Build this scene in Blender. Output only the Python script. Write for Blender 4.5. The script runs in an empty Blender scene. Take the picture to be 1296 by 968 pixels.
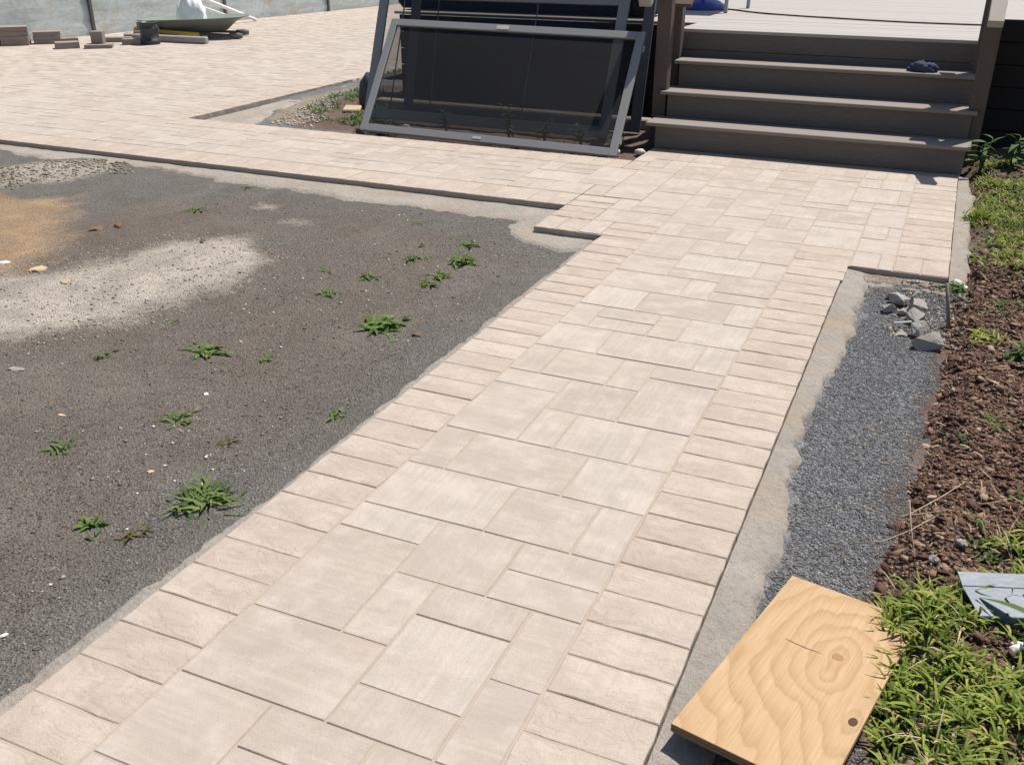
import bpy, math, random
import numpy as np
from mathutils import Vector, Matrix

random.seed(7)
rng = np.random.default_rng(11)
scene = bpy.context.scene
COL = scene.collection

# ------------------------------------------------------------------ camera
cd = bpy.data.cameras.new("camera")
cd.sensor_fit = 'HORIZONTAL'; cd.sensor_width = 36.0
cd.lens = 36.0 * 1211.3 / 1296.0
cd.clip_start = 0.05; cd.clip_end = 1000
cam = bpy.data.objects.new("camera", cd); COL.objects.link(cam)
cam.matrix_world = Matrix(((0.9137713, -0.1758941, 0.36617383, 0),
                           (0.40622099, 0.3899832, -0.82637619, 0),
                           (0.00255305, 0.90386634, 0.42780733, 1.5),
                           (0, 0, 0, 1)))
scene.camera = cam

# ------------------------------------------------------------------ light
SUN = Vector((0.22, 0.45, 1.0)).normalized()
w = bpy.data.worlds.new("World"); scene.world = w; w.use_nodes = True
nt = w.node_tree
sky = nt.nodes.new('ShaderNodeTexSky'); sky.sky_type = 'NISHITA'; sky.sun_disc = False
sky.sun_elevation = math.asin(SUN.z); sky.sun_rotation = math.atan2(SUN.x, SUN.y)
bg = nt.nodes['Background']; bg.inputs['Strength'].default_value = 0.085
nt.links.new(sky.outputs['Color'], bg.inputs['Color'])
sd = bpy.data.lights.new("sun", 'SUN'); sd.energy = 5.0; sd.angle = math.radians(0.5); sd.color = (1.0, 0.95, 0.885)
so = bpy.data.objects.new("sun", sd); COL.objects.link(so)
so.rotation_euler = SUN.to_track_quat('Z', 'Y').to_euler(); so.location = (3, 6, 12)
scene.view_settings.view_transform = 'Standard'; scene.view_settings.look = 'None'
scene.view_settings.gamma = 1.0; scene.view_settings.exposure = 0.30

# ------------------------------------------------------------------ materials
def mat(name):
    m = bpy.data.materials.new(name); m.use_nodes = True
    t = m.node_tree; b = t.nodes['Principled BSDF']
    return m, t, b
def N(t, kind, **kw):
    n = t.nodes.new(kind)
    for k, v in kw.items():
        if hasattr(n, k): setattr(n, k, v)
        else: n.inputs[k].default_value = v
    return n
def L(t, a, b): t.links.new(a, b)
def ramp(t, fac, stops):
    r = t.nodes.new('ShaderNodeValToRGB'); e = r.color_ramp.elements
    while len(e) < len(stops): e.new(0.5)
    for i, (p, c) in enumerate(stops):
        e[i].position = p; e[i].color = (*c, 1) if len(c) == 3 else c
    L(t, fac, r.inputs[0]); return r.outputs[0]
def mix(t, fac, a, b, blend='MIX'):
    n = t.nodes.new('ShaderNodeMix'); n.data_type = 'RGBA'; n.blend_type = blend
    for s, v in ((0, fac), (6, a), (7, b)):
        if isinstance(v, (int, float)): n.inputs[s].default_value = v
        elif isinstance(v, tuple): n.inputs[s].default_value = (*v, 1)
        else: L(t, v, n.inputs[s])
    return n.outputs[2]
def bump(t, b, h, dist, strength=1.0, prev=None):
    n = t.nodes.new('ShaderNodeBump'); n.inputs['Distance'].default_value = dist; n.inputs['Strength'].default_value = strength
    L(t, h, n.inputs['Height'])
    if prev: L(t, prev, n.inputs['Normal'])
    L(t, n.outputs[0], b.inputs['Normal']); return n.outputs[0]
def coords(t, kind='Object', scale=(1, 1, 1), shift=True):
    tc = t.nodes.new('ShaderNodeTexCoord'); mp = t.nodes.new('ShaderNodeMapping')
    mp.inputs['Scale'].default_value = scale; L(t, tc.outputs[kind], mp.inputs[0])
    if shift:
        oi = t.nodes.new('ShaderNodeObjectInfo'); mu = t.nodes.new('ShaderNodeVectorMath'); mu.operation = 'SCALE'
        mu.inputs[0].default_value = (37.1, 53.7, 19.3); L(t, oi.outputs['Random'], mu.inputs['Scale']); L(t, mu.outputs[0], mp.inputs['Location'])
    return mp.outputs[0]
def noise(t, v, scale, detail=4, rough=.55, dist=0):
    n = N(t, 'ShaderNodeTexNoise', Scale=scale, Detail=detail, Roughness=rough, Distortion=dist); L(t, v, n.inputs['Vector']); return n.outputs['Fac']
def orand(t): return t.nodes.new('ShaderNodeObjectInfo').outputs['Random']
def irand(t): return t.nodes.new('ShaderNodeNewGeometry').outputs['Random Per Island']

def paver_material(name, island, cleft, lo, mid, hi):
    m, t, b = mat(name)
    v = coords(t, 'Object')
    r = irand(t) if island else orand(t)
    tone = ramp(t, r, [(0, lo), (.35, mid), (.7, hi), (.85, mid), (1, lo)])
    # pressed face: fine drag marks, running one way or the other from paver to paver
    sa = noise(t, coords(t, 'Object', (5, 70, 5)), 1.0, 5, .65, .3); sb = noise(t, coords(t, 'Object', (70, 5, 5)), 1.0, 5, .65, .3)
    pick = ramp(t, r, [(.495, (0, 0, 0)), (.505, (1, 1, 1))]); streak = mix(t, pick, sa, sb)
    k = .32 if not cleft else .2
    c = mix(t, ramp(t, streak, [(.42, (k, k, k)), (.60, (0, 0, 0))]), tone, tuple(x * .84 for x in lo))
    c = mix(t, ramp(t, streak, [(.52, (0, 0, 0)), (.74, (.3, .3, .3))]), c, tuple(min(1, x * 1.08) for x in hi))
    wide = noise(t, coords(t, 'Object', (2.5, 6, 3)), 1.0, 5, .6, .8)
    c = mix(t, ramp(t, wide, [(.42, (0, 0, 0)), (.68, (.6, .6, .6))]), c, tuple(x * .86 for x in lo))
    blot = noise(t, v, 9, 6, .7)
    c = mix(t, ramp(t, blot, [(.47, (0, 0, 0)), (.66, (.5, .5, .5))]), c, tuple(min(1, x * 1.09) for x in hi))
    g = noise(t, v, 420, 3, .75); g2 = noise(t, v, 150, 4, .7)
    c = mix(t, .34, c, ramp(t, g, [(.3, (.25, .22, .19)), (.68, (1, .97, .94))]), 'MULTIPLY')
    c = mix(t, ramp(t, g2, [(.60, (0, 0, 0)), (.72, (.4, .4, .4))]), c, (.27, .215, .175))
    # scuffs, dust and tracked-in sand
    sc = noise(t, v, 3.1, 7, .7, 1.0)
    c = mix(t, ramp(t, sc, [(.56, (0, 0, 0)), (.72, (.45, .45, .45))]), c, (.38, .305, .245))
    L(t, c, b.inputs['Base Color']); b.inputs['Roughness'].default_value = .88; b.inputs['Specular IOR Level'].default_value = .2
    if cleft:
        h = noise(t, coords(t, 'Object', (2.4, 4.2, 3)), 3.2, 7, .62, 1.1)
        h = ramp(t, h, [(.38, (0, 0, 0)), (.46, (.42, .42, .42)), (.53, (.5, .5, .5)), (.56, (.82, .82, .82)), (.68, (1, 1, 1))])
        nn = bump(t, b, h, .0045, .55)
    else:
        nn = bump(t, b, streak, .001, .5)
    nn = bump(t, b, g2, .0022, .6, nn); bump(t, b, g, .0011, .6, nn)
    return m
FIELD = ((.435, .375, .32), (.48, .42, .362), (.53, .468, .41))
EDGE = ((.445, .37, .308), (.485, .412, .347), (.525, .455, .388))
M = {}
M['paver'] = paver_material('field_paver', False, False, *FIELD)
M['edge_paver'] = paver_material('edge_paver', False, True, *EDGE)
M['paver_far'] = paver_material('far_paver', True, False, *FIELD)

def simple(name, col, rough=.8, spec=.3, metal=0, nscale=40, nstr=.35, dark=.6, bdist=.002, kind='Object', stretch=(1, 1, 1), big=3.0):
    m, t, b = mat(name)
    v = coords(t, kind, stretch)
    n1 = noise(t, v, nscale, 5, .6); n2 = noise(t, v, big, 4, .6, .5)
    c = mix(t, ramp(t, n1, [(.3, (nstr,) * 3), (.65, (0, 0, 0))]), col, tuple(x * dark for x in col))
    c = mix(t, ramp(t, n2, [(.35, (.6,) * 3), (.65, (0, 0, 0))]), c, tuple(x * (dark + .15) for x in col))
    L(t, c, b.inputs['Base Color'])
    b.inputs['Roughness'].default_value = rough; b.inputs['Specular IOR Level'].default_value = spec; b.inputs['Metallic'].default_value = metal
    if bdist: bump(t, b, n1, bdist, .8)
    return m
M['joint_sand'] = simple('joint_sand', (.43, .355, .285), .95, .1, nscale=300, bdist=.002)
M['paver_side'] = simple('paver_cut_side', (.16, .13, .115), .95, .1, nscale=150, bdist=.002)
M['riser'] = simple('shade_toned_riser_board', (.17, .142, .125), .85, .2, nscale=9, nstr=.75, dark=.6, bdist=.0008, stretch=(2, 30, 30), big=2)  # darker than the treads: the risers' shade is put into the colour
M['composite'] = simple('composite_board', (.255, .222, .19), .8, .25, nscale=9, nstr=.6, dark=.68, bdist=.0006, stretch=(2, 30, 30), big=2)
M['deckboard'] = simple('deck_board', (.365, .335, .305), .7, .3, nscale=9, nstr=.3, dark=.86, bdist=.0008, stretch=(2, 30, 30), big=.8)
M['dark_board'] = simple('shade_toned_skirt_board', (.03, .026, .025), .85, .15, nscale=14, bdist=.001, stretch=(2, 20, 20))  # near-black tone holds the deep shade on and under the deck side
M['post_wood'] = simple('shade_toned_weathered_post', (.125, .095, .078), .85, .2, nscale=16, nstr=.5, dark=.7, bdist=.001, stretch=(14, 14, 1.2))  # tone lowered so the shade on the post fronts is in the colour
M['rail_wood'] = simple('weathered_rail', (.38, .34, .29), .85, .2, nscale=16, nstr=.4, dark=.7, bdist=.001, stretch=(14, 1.5, 14))
M['alum'] = simple('painted_aluminium', (.235, .23, .225), .45, .5, 0, nscale=60, nstr=.2, dark=.85, bdist=.0002)
M['alum_dark'] = simple('dull_grey_frame', (.10, .10, .11), .5, .4, 0, nscale=60, nstr=.2, dark=.85, bdist=.0002)
M['white_plastic'] = simple('white_plastic', (.8, .8, .78), .4, .5, nscale=20, nstr=.2, dark=.88, bdist=.002)
M['offwhite'] = simple('off_white_scrap', (.66, .62, .56), .8, .3, nscale=50, nstr=.3, dark=.8)
M['tan'] = simple('tan_scrap', (.52, .40, .25), .8, .3, nscale=50)
M['brown_leaf'] = simple('dead_leaf', (.20, .115, .06), .8, .3, nscale=60)
M['rust'] = simple('rusty_steel', (.22, .16, .13), .7, .4, nscale=90)
M['black_plastic'] = simple('black_plastic', (.035, .038, .045), .5, .5, nscale=30, bdist=.0005)
M['blue'] = simple('blue_plastic', (.025, .06, .33), .25, .5, nscale=10, nstr=.15, bdist=0)
M['navy'] = simple('navy_cover', (.012, .018, .035), .8, .2, nscale=14, bdist=.004)
M['cloth'] = simple('navy_cloth', (.05, .06, .11), .9, .2, nscale=220, bdist=.001)
M['yellow'] = simple('yellow_wood', (.55, .36, .06), .6, .4, nscale=30, stretch=(1, 8, 8))
M['grey_pipe'] = simple('grey_plank', (.36, .32, .31), .8, .3, nscale=30)
M['barrow'] = simple('barrow_tray', (.20, .235, .205), .5, .5, nscale=12, nstr=.4, dark=.75, bdist=.001)
M['rubber'] = simple('grey_rubber', (.17, .16, .15), .85, .3, nscale=30)
M['brick_paver'] = simple('stacked_paver', (.30, .245, .215), .9, .2, nscale=120)
M['rock'] = simple('broken_concrete', (.40, .365, .325), .95, .1, nscale=120, nstr=.7, dark=.55, bdist=.006, big=14)
M['galv'] = simple('galvanised_steel', (.105, .125, .155), .4, .5, .15, nscale=22, nstr=.6, dark=.72, bdist=.0008)
M['steel'] = simple('chair_steel', (.40, .42, .42), .4, .6, .3, nscale=30, bdist=0)
M['cord'] = simple('dark_cord', (.06, .055, .055), .7, .3, nscale=30, bdist=0)
M['sticker'] = simple('paper_sticker', (.55, .50, .44), .7, .3, nscale=60, bdist=0)
M['straw'] = simple('dry_straw', (.50, .40, .27), .85, .2, nscale=60, bdist=0)
M['seam'] = simple('seam_strip', (.115, .11, .10), .7, .3, nscale=12)

def concrete_mat(name, a, bcol, tan):
    m, t, b = mat(name); v = coords(t, 'Object', shift=False)
    n1 = noise(t, v, 3.2, 6, .65, .6); n2 = noise(t, v, 45, 5, .65); n3 = noise(t, v, 260, 3, .7)
    c = mix(t, ramp(t, n1, [(.36, (0, 0, 0)), (.62, (1, 1, 1))]), a, bcol)
    n4 = noise(t, v, 1.7, 5, .7, .8)
    c = mix(t, ramp(t, n4, [(.48, (0, 0, 0)), (.66, (.85, .85, .85))]), c, tan)
    c = mix(t, ramp(t, n2, [(.25, (.55, .55, .55)), (.5, (0, 0, 0))]), c, tuple(x * .55 for x in a))
    vo = N(t, 'ShaderNodeTexVoronoi', Scale=130.0); L(t, v, vo.inputs['Vector'])
    c = mix(t, .35, c, ramp(t, n3, [(.3, (.4, .38, .36)), (.7, (1, 1, 1))]), 'MULTIPLY')
    L(t, c, b.inputs['Base Color']); b.inputs['Roughness'].default_value = .95; b.inputs['Specular IOR Level'].default_value = .15
    nn = bump(t, b, n2, .014, .9); bump(t, b, n3, .004, 1.0, nn); return m
M['concrete'] = concrete_mat('rough_concrete', (.44, .39, .335), (.345, .315, .28), (.40, .315, .235))

def masked_ground(name, base_stops, cell, layers, cellmix=.75, bd=.006):
    """speckled crushed stone, tinted by masks kept in the mesh (layers = [(channel, colour ramp stops)])"""
    m, t, b = mat(name); v = coords(t, 'Object', shift=False)
    vo = N(t, 'ShaderNodeTexVoronoi', Scale=cell); L(t, v, vo.inputs['Vector'])
    sep = t.nodes.new('ShaderNodeSeparateColor'); L(t, vo.outputs['Color'], sep.inputs[0])
    vo2 = N(t, 'ShaderNodeTexVoronoi', Scale=cell * 2.3); L(t, v, vo2.inputs['Vector'])
    sep2 = t.nodes.new('ShaderNodeSeparateColor'); L(t, vo2.outputs['Color'], sep2.inputs[0])
    mx = t.nodes.new('ShaderNodeMath'); mx.operation = 'MULTIPLY_ADD'; mx.inputs[1].default_value = .6
    m2 = t.nodes.new('ShaderNodeMath'); m2.operation = 'MULTIPLY'; m2.inputs[1].default_value = .4; L(t, sep2.outputs[1], m2.inputs[0])
    L(t, sep.outputs[0], mx.inputs[0]); L(t, m2.outputs[0], mx.inputs[2]); f = mx.outputs[0]
    c = ramp(t, f, base_stops)
    at = t.nodes.new('ShaderNodeAttribute'); at.attribute_name = 'mask'
    sc = t.nodes.new('ShaderNodeSeparateColor'); L(t, at.outputs['Color'], sc.inputs[0])
    nz = noise(t, v, 26, 6, .7); nz2 = noise(t, v, 5, 5, .65)
    for ch, stops in layers:
        a = t.nodes.new('ShaderNodeMath'); a.operation = 'MULTIPLY_ADD'; L(t, nz, a.inputs[0]); a.inputs[1].default_value = .9; a.inputs[2].default_value = -.45
        s = t.nodes.new('ShaderNodeMath'); s.operation = 'ADD'; L(t, sc.outputs[ch], s.inputs[0]); L(t, a.outputs[0], s.inputs[1])
        k = ramp(t, s.outputs[0], [(.3, (0, 0, 0)), (.75, (.93, .93, .93))])
        c = mix(t, k, c, ramp(t, f, stops))
    nz3 = noise(t, v, 1.5, 7, .68, .8)
    c = mix(t, ramp(t, nz2, [(.4, (.3, .3, .3)), (.6, (0, 0, 0))]), c, (.085, .070, .058))
    c = mix(t, ramp(t, nz3, [(.5, (0, 0, 0)), (.68, (.5, .5, .5))]), c, (.19, .165, .138))
    L(t, c, b.inputs['Base Color']); b.inputs['Roughness'].default_value = .95; b.inputs['Specular IOR Level'].default_value = .2
    nn = bump(t, b, vo.outputs['Distance'], bd, 1.0); bump(t, b, nz, .01, .5, nn)
    return m
GREY = [(0, (.06, .055, .048)), (.3, (.108, .10, .088)), (.7, (.152, .142, .126)), (.93, (.21, .195, .175)), (1, (.42, .40, .36))]
BLUE = [(0, (.075, .076, .078)), (.4, (.14, .143, .146)), (.75, (.20, .202, .204)), (1, (.36, .36, .35))]
M['gravel'] = masked_ground('crushed_stone', GREY, 150, [
    (2, [(0, (.08, .064, .05)), (.5, (.135, .110, .088)), (1, (.21, .175, .145))]),
    (0, [(0, (.29, .25, .205)), (.5, (.42, .37, .31)), (1, (.55, .50, .43))]),
    (1, [(0, (.24, .16, .09)), (.5, (.35, .235, .135)), (1, (.44, .32, .20))])])
M['gravel_blue'] = masked_ground('blue_grey_gravel', BLUE, 115, [
    (0, [(0, (.14, .11, .085)), (.5, (.28, .22, .165)), (1, (.42, .36, .29))]),
    (1, [(0, (.06, .035, .026)), (.5, (.12, .075, .055)), (1, (.19, .13, .10))])])
M['soil'] = masked_ground('dark_red_soil', [(0, (.055, .033, .026)), (.5, (.13, .08, .06)), (.9, (.20, .135, .105)), (1, (.30, .23, .17))], 150, [
    (0, [(0, (.05, .055, .02)), (.5, (.09, .09, .035)), (1, (.15, .13, .06))]),
    (1, [(0, (.085, .043, .030)), (.5, (.175, .093, .065)), (1, (.25, .15, .11))])], bd=.008)
M['dirt'] = simple('dark_dirt', (.085, .07, .06), .95, .1, nscale=60, bdist=.01)
M['base_earth'] = simple('earth', (.16, .13, .10), .95, .1, nscale=20, bdist=.01, big=.3)

def island_mat(name, stops, rough=.95, bsc=120, bd=.002):
    m, t, b = mat(name); c = ramp(t, irand(t), stops)
    v = coords(t, 'Object', shift=False); n = noise(t, v, bsc, 3, .6)
    c = mix(t, .5, c, ramp(t, n, [(.3, (.45, .45, .45)), (.7, (1, 1, 1))]), 'MULTIPLY')
    L(t, c, b.inputs['Base Color']); b.inputs['Roughness'].default_value = rough; b.inputs['Specular IOR Level'].default_value = .2
    if bd: bump(t, b, n, bd, .6)
    return m
M['pebble_grey'] = island_mat('pebble_grey', [(0, (.078, .071, .062)), (.5, (.137, .125, .108)), (.93, (.20, .182, .158)), (1, (.5, .47, .43))])
M['pebble_blue'] = island_mat('pebble_blue', [(0, (.08, .082, .086)), (.5, (.17, .173, .177)), (.9, (.26, .26, .258)), (1, (.48, .46, .43))])
M['pebble_tan'] = island_mat('pebble_tan', [(0, (.29, .245, .19)), (.5, (.40, .35, .285)), (1, (.52, .47, .40))])
M['pebble_bits'] = island_mat('pebble_bits', [(0, (.10, .09, .08)), (.5, (.22, .20, .175)), (1, (.42, .39, .35))])
M['pebble_rubble'] = island_mat('pebble_rubble', [(0, (.17, .14, .10)), (.5, (.28, .235, .175)), (1, (.40, .35, .28))])
M['clod'] = island_mat('soil_clod', [(0, (.055, .030, .020)), (.3, (.125, .070, .048)), (.6, (.185, .105, .072)), (.82, (.235, .14, .10)), (.93, (.30, .21, .145)), (1, (.44, .34, .23))], bsc=160, bd=.004)

def leaf_mat(name, stops, island=True, trans=.3):
    m, t, b = mat(name); c = ramp(t, irand(t) if island else orand(t), stops)
    v = coords(t, 'Object', shift=False); n = noise(t, v, 60, 3)
    c = mix(t, .4, c, ramp(t, n, [(.3, (.55, .55, .5)), (.7, (1, 1, 1))]), 'MULTIPLY')
    L(t, c, b.inputs['Base Color']); b.inputs['Roughness'].default_value = .7; b.inputs['Specular IOR Level'].default_value = .18
    tr = t.nodes.new('ShaderNodeBsdfTranslucent'); L(t, c, tr.inputs['Color'])
    ms = t.nodes.new('ShaderNodeMixShader'); ms.inputs[0].default_value = trans
    L(t, b.outputs[0], ms.inputs[1]); L(t, tr.outputs[0], ms.inputs[2]); L(t, ms.outputs[0], t.nodes['Material Output'].inputs[0])
    return m
M['grass'] = leaf_mat('grass_blade', [(0, (.08, .125, .018)), (.3, (.17, .23, .035)), (.7, (.28, .345, .06)), (.88, (.36, .37, .09)), (1, (.46, .36, .18))])
M['weed'] = leaf_mat('weed_blade', [(0, (.06, .11, .025)), (.5, (.12, .19, .05)), (.9, (.18, .25, .08)), (1, (.24, .20, .09))])
M['weed_dry'] = leaf_mat('dry_weed', [(0, (.10, .06, .03)), (.5, (.15, .11, .04)), (1, (.13, .15, .05))])
M['broadleaf'] = leaf_mat('broad_leaf', [(0, (.06, .115, .03)), (.6, (.12, .19, .06)), (1, (.19, .25, .10))], island=False)
M['clover'] = leaf_mat('low_leaf', [(0, (.05, .10, .03)), (.6, (.10, .17, .045)), (1, (.16, .23, .06))])

def screen_mat(name, col, alpha, gloss):
    m, t, b = mat(name); b.inputs['Base Color'].default_value = (*col, 1); b.inputs['Roughness'].default_value = gloss
    b.inputs['Alpha'].default_value = alpha; b.inputs['Specular IOR Level'].default_value = .45
    return m
M['mesh'] = screen_mat('insect_mesh', (.006, .006, .007), .36, .7)
M['glass'] = screen_mat('tinted_glass', (.006, .012, .02), .18, .05)

def plywood_mat():
    m, t, b = mat('plywood_face'); v = coords(t, 'Object', shift=False)
    def dist(cx, cy, sx, sy):
        mp = t.nodes.new('ShaderNodeMapping'); L(t, v, mp.inputs[0])
        mp.inputs['Location'].default_value = (-cx * sx, -cy * sy, 0); mp.inputs['Scale'].default_value = (sx, sy, 0)
        ln = t.nodes.new('ShaderNodeVectorMath'); ln.operation = 'LENGTH'; L(t, mp.outputs[0], ln.inputs[0]); return ln.outputs['Value']
    def math_(op, a, b_=None):
        n = t.nodes.new('ShaderNodeMath'); n.operation = op
        for i, q in enumerate((a, b_)):
            if q is None: continue
            if isinstance(q, (int, float)): n.inputs[i].default_value = q
            else: L(t, q, n.inputs[i])
        return n.outputs[0]
    # growth-ring field: nested contours round two knots, warped along the sheet
    wv = noise(t, coords(t, 'Object', (5, 1.6, 1), False), 1.6, 3, .5, .6)
    d1 = dist(.045, .085, 1.0, .62); d2 = dist(.045, .005, 1.25, .95); d3 = dist(.138, -.11, 1.0, .55)
    f = math_('SMOOTH_MIN', d1, math_('MULTIPLY', d2, .92)) 
    f.node.inputs[2].default_value = .06
    f = math_('SMOOTH_MIN', f, math_('ADD', d3, .02)); f.node.inputs[2].default_value = .05
    w2 = noise(t, coords(t, 'Object', (18, 5, 1), False), 1.4, 4, .6, .4)
    f = math_('ADD', f, math_('MULTIPLY', wv, .11)); f = math_('ADD', f, math_('MULTIPLY', w2, .018))
    s = math_('FRACT', math_('MULTIPLY', math_('POWER', f, .75), 21.0))
    band = ramp(t, s, [(0, (.25, .25, .25)), (.10, (0, 0, 0)), (.45, (.10, .10, .10)), (.86, (.8, .8, .8)), (.96, (1, 1, 1)), (1, (.25, .25, .25))])
    c = mix(t, band, (.475, .325, .18), (.395, .252, .125))
    fib = noise(t, coords(t, 'Object', (260, 6, 1), False), 1.0, 4, .6)
    c = mix(t, .55, c, ramp(t, fib, [(.3, (.62, .56, .5)), (.65, (1, 1, 1))]), 'MULTIPLY')
    stain = noise(t, v, 9, 6, .7); c = mix(t, ramp(t, stain, [(.5, (0, 0, 0)), (.72, (.5, .5, .5))]), c, (.36, .25, .15))
    dot = noise(t, v, 75, 4, .7); c = mix(t, ramp(t, dot, [(.64, (0, 0, 0)), (.72, (.5, .5, .5))]), c, (.22, .14, .08))
    L(t, c, b.inputs['Base Color']); b.inputs['Roughness'].default_value = .7; b.inputs['Specular IOR Level'].default_value = .25
    bump(t, b, fib, .0006, .6); return m
M['ply'] = plywood_mat()
M['ply_edge'] = simple('plywood_edge', (.26, .17, .10), .9, .1, nscale=60, stretch=(1, 1, 60), bdist=.001)
M['knot'] = simple('plywood_knot', (.34, .19, .08), .7, .3, nscale=90)
M['crack'] = simple('plywood_crack', (.10, .06, .035), .9, .1, nscale=90, bdist=0)

def wall_mat():
    m, t, b = mat('mottled_panel'); v = coords(t, 'Object', (1, 1, 1), False)
    n1 = noise(t, coords(t, 'Object', (1, 1.2, 6), False), 1.6, 6, .7, .5); n2 = noise(t, v, 2.2, 5, .65, .4); n3 = noise(t, v, 14, 5, .7)
    c = mix(t, ramp(t, n1, [(.35, (0, 0, 0)), (.65, (1, 1, 1))]), (.60, .655, .625), (.40, .44, .415))
    c = mix(t, ramp(t, n2, [(.5, (0, 0, 0)), (.7, (.7, .7, .7))]), c, (.56, .60, .62))
    n5 = noise(t, v, 1.1, 5, .7); c = mix(t, ramp(t, n5, [(.52, (0, 0, 0)), (.66, (.8, .8, .8))]), c, (.42, .36, .25))
    c = mix(t, ramp(t, n3, [(.3, (.5, .5, .5)), (.5, (0, 0, 0))]), c, (.30, .32, .30))
    L(t, c, b.inputs['Base Color']); b.inputs['Roughness'].default_value = .6; bump(t, b, n1, .01, .5); return m
M['wall'] = wall_mat()

# ------------------------------------------------------------------ object helpers
def tag(o, label=None, cat=None, group=None, kind=None):
    if label: o['label'] = label
    if cat: o['category'] = cat
    if group: o['group'] = group
    if kind: o['kind'] = kind
    return o
def link(name, me, parent=None):
    o = bpy.data.objects.new(name, me); COL.objects.link(o)
    if parent is not None: o.parent = parent
    return o
def empty(name, loc, rz=0):
    o = bpy.data.objects.new(name, None); COL.objects.link(o); o.location = loc; o.rotation_euler.z = rz; o.empty_display_size = .1
    return o
class MB:
    def __init__(s): s.v = []; s.f = []
    def add(s, vs, fs):
        n = len(s.v); s.v += [tuple(p) for p in vs]; s.f += [tuple(i + n for i in q) for q in fs]; return s
    def box(s, c, d, ch=.003, rot=None):
        """chamfered box, centre c, full dims d"""
        hx, hy, hz = d[0] / 2, d[1] / 2, d[2] / 2; ch = min(ch, hx * .6, hy * .6, hz * .6)
        vs = []; idx = {}
        for sx in (-1, 1):
            for sy in (-1, 1):
                for sz in (-1, 1):
                    for ax in range(3):
                        p = [sx * (hx - ch), sy * (hy - ch), sz * (hz - ch)]
                        p[ax] = (sx * hx, sy * hy, sz * hz)[ax]
                        idx[(sx, sy, sz, ax)] = len(vs); vs.append(Vector(p))
        fs = []
        for ax in range(3):
            o = [a for a in range(3) if a != ax]
            for sg in (-1, 1):
                q = []
                for a, b_ in ((-1, -1), (1, -1), (1, 1), (-1, 1)):
                    k = [0, 0, 0]; k[ax] = sg; k[o[0]] = a; k[o[1]] = b_; q.append(idx[(*k, ax)])
                fs.append(q)
        for ax in range(3):
            o = [a for a in range(3) if a != ax]
            for a in (-1, 1):
                for b_ in (-1, 1):
                    k0 = [0, 0, 0]; k0[ax] = -1; k0[o[0]] = a; k0[o[1]] = b_; k1 = list(k0); k1[ax] = 1
                    fs.append([idx[(*k0, o[0])], idx[(*k1, o[0])], idx[(*k1, o[1])], idx[(*k0, o[1])]])
        for sx in (-1, 1):
            for sy in (-1, 1):
                for sz in (-1, 1): fs.append([idx[(sx, sy, sz, 0)], idx[(sx, sy, sz, 1)], idx[(sx, sy, sz, 2)]])
        if rot is not None: vs = [rot @ p for p in vs]
        s.add([(p[0] + c[0], p[1] + c[1], p[2] + c[2]) for p in vs], fs); return s
    def beam(s, a, b, w, h, up=(0, 0, 1), ch=.003):
        a, b = Vector(a), Vector(b); z = (b - a); ln = z.length; z.normalize(); x = Vector(up).cross(z).normalized(); y = z.cross(x)
        r = Matrix((x, y, z)).transposed(); return s.box((a + b) / 2, (w, h, ln), ch, r)
    def tube(s, pts, r, n=8, cap=True):
        pts = [Vector(p) for p in pts]; rings = []
        rs = r if isinstance(r, (list, tuple)) else [r] * len(pts)
        up = Vector((0, 0, 1)); vs = []
        for i, p in enumerate(pts):
            d = (pts[min(i + 1, len(pts) - 1)] - pts[max(i - 1, 0)]).normalized()
            x = d.cross(up); 
            if x.length < .05: x = d.cross(Vector((1, 0, 0)))
            x.normalize(); y = d.cross(x)
            for k in range(n):
                a = 2 * math.pi * k / n; vs.append(p + (x * math.cos(a) + y * math.sin(a)) * rs[i])
        fs = [(i * n + k, i * n + (k + 1) % n, (i + 1) * n + (k + 1) % n, (i + 1) * n + k) for i in range(len(pts) - 1) for k in range(n)]
        if cap: fs += [tuple(range(n))[::-1], tuple(range((len(pts) - 1) * n, len(pts) * n))]
        return s.add(vs, fs)
    def lathe(s, prof, n=24, c=(0, 0, 0), sx=1, sy=1):
        vs = [(c[0] + r * sx * math.cos(2 * math.pi * k / n), c[1] + r * sy * math.sin(2 * math.pi * k / n), c[2] + z) for r, z in prof for k in range(n)]
        fs = [(i * n + k, i * n + (k + 1) % n, (i + 1) * n + (k + 1) % n, (i + 1) * n + k) for i in range(len(prof) - 1) for k in range(n)]
        return s.add(vs, fs)
    def build(s, name, m, parent=None, smooth=False, loc=None):
        me = bpy.data.meshes.new(name); me.from_pydata(s.v, [], s.f); me.update()
        fix_normals(me)
        me.materials.append(m)
        if smooth: me.shade_smooth()
        o = link(name, me, parent)
        if loc is not None: o.location = loc
        return o
import bmesh
def fix_normals(me):
    bm = bmesh.new(); bm.from_mesh(me); bmesh.ops.recalc_face_normals(bm, faces=bm.faces); bm.to_mesh(me); bm.free()
def np_mesh(name, V, F, m, parent=None, smooth=False, mask=None):
    me = bpy.data.meshes.new(name); V = np.asarray(V, np.float32); F = np.asarray(F, np.int32); k = F.shape[1]
    me.vertices.add(len(V)); me.vertices.foreach_set('co', V.ravel())
    me.loops.add(F.size); me.loops.foreach_set('vertex_index', F.ravel())
    me.polygons.add(len(F)); me.polygons.foreach_set('loop_start', np.arange(0, F.size, k, dtype=np.int32))
    me.update(calc_edges=True); me.validate()
    if mask is not None:
        a = me.attributes.new('mask', 'FLOAT_COLOR', 'POINT')
        c = np.ones((len(V), 4), np.float32); c[:, :mask.shape[1]] = mask; a.data.foreach_set('color', c.ravel())
    me.materials.append(m)
    if smooth: me.shade_smooth()
    return link(name, me, parent)

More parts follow.
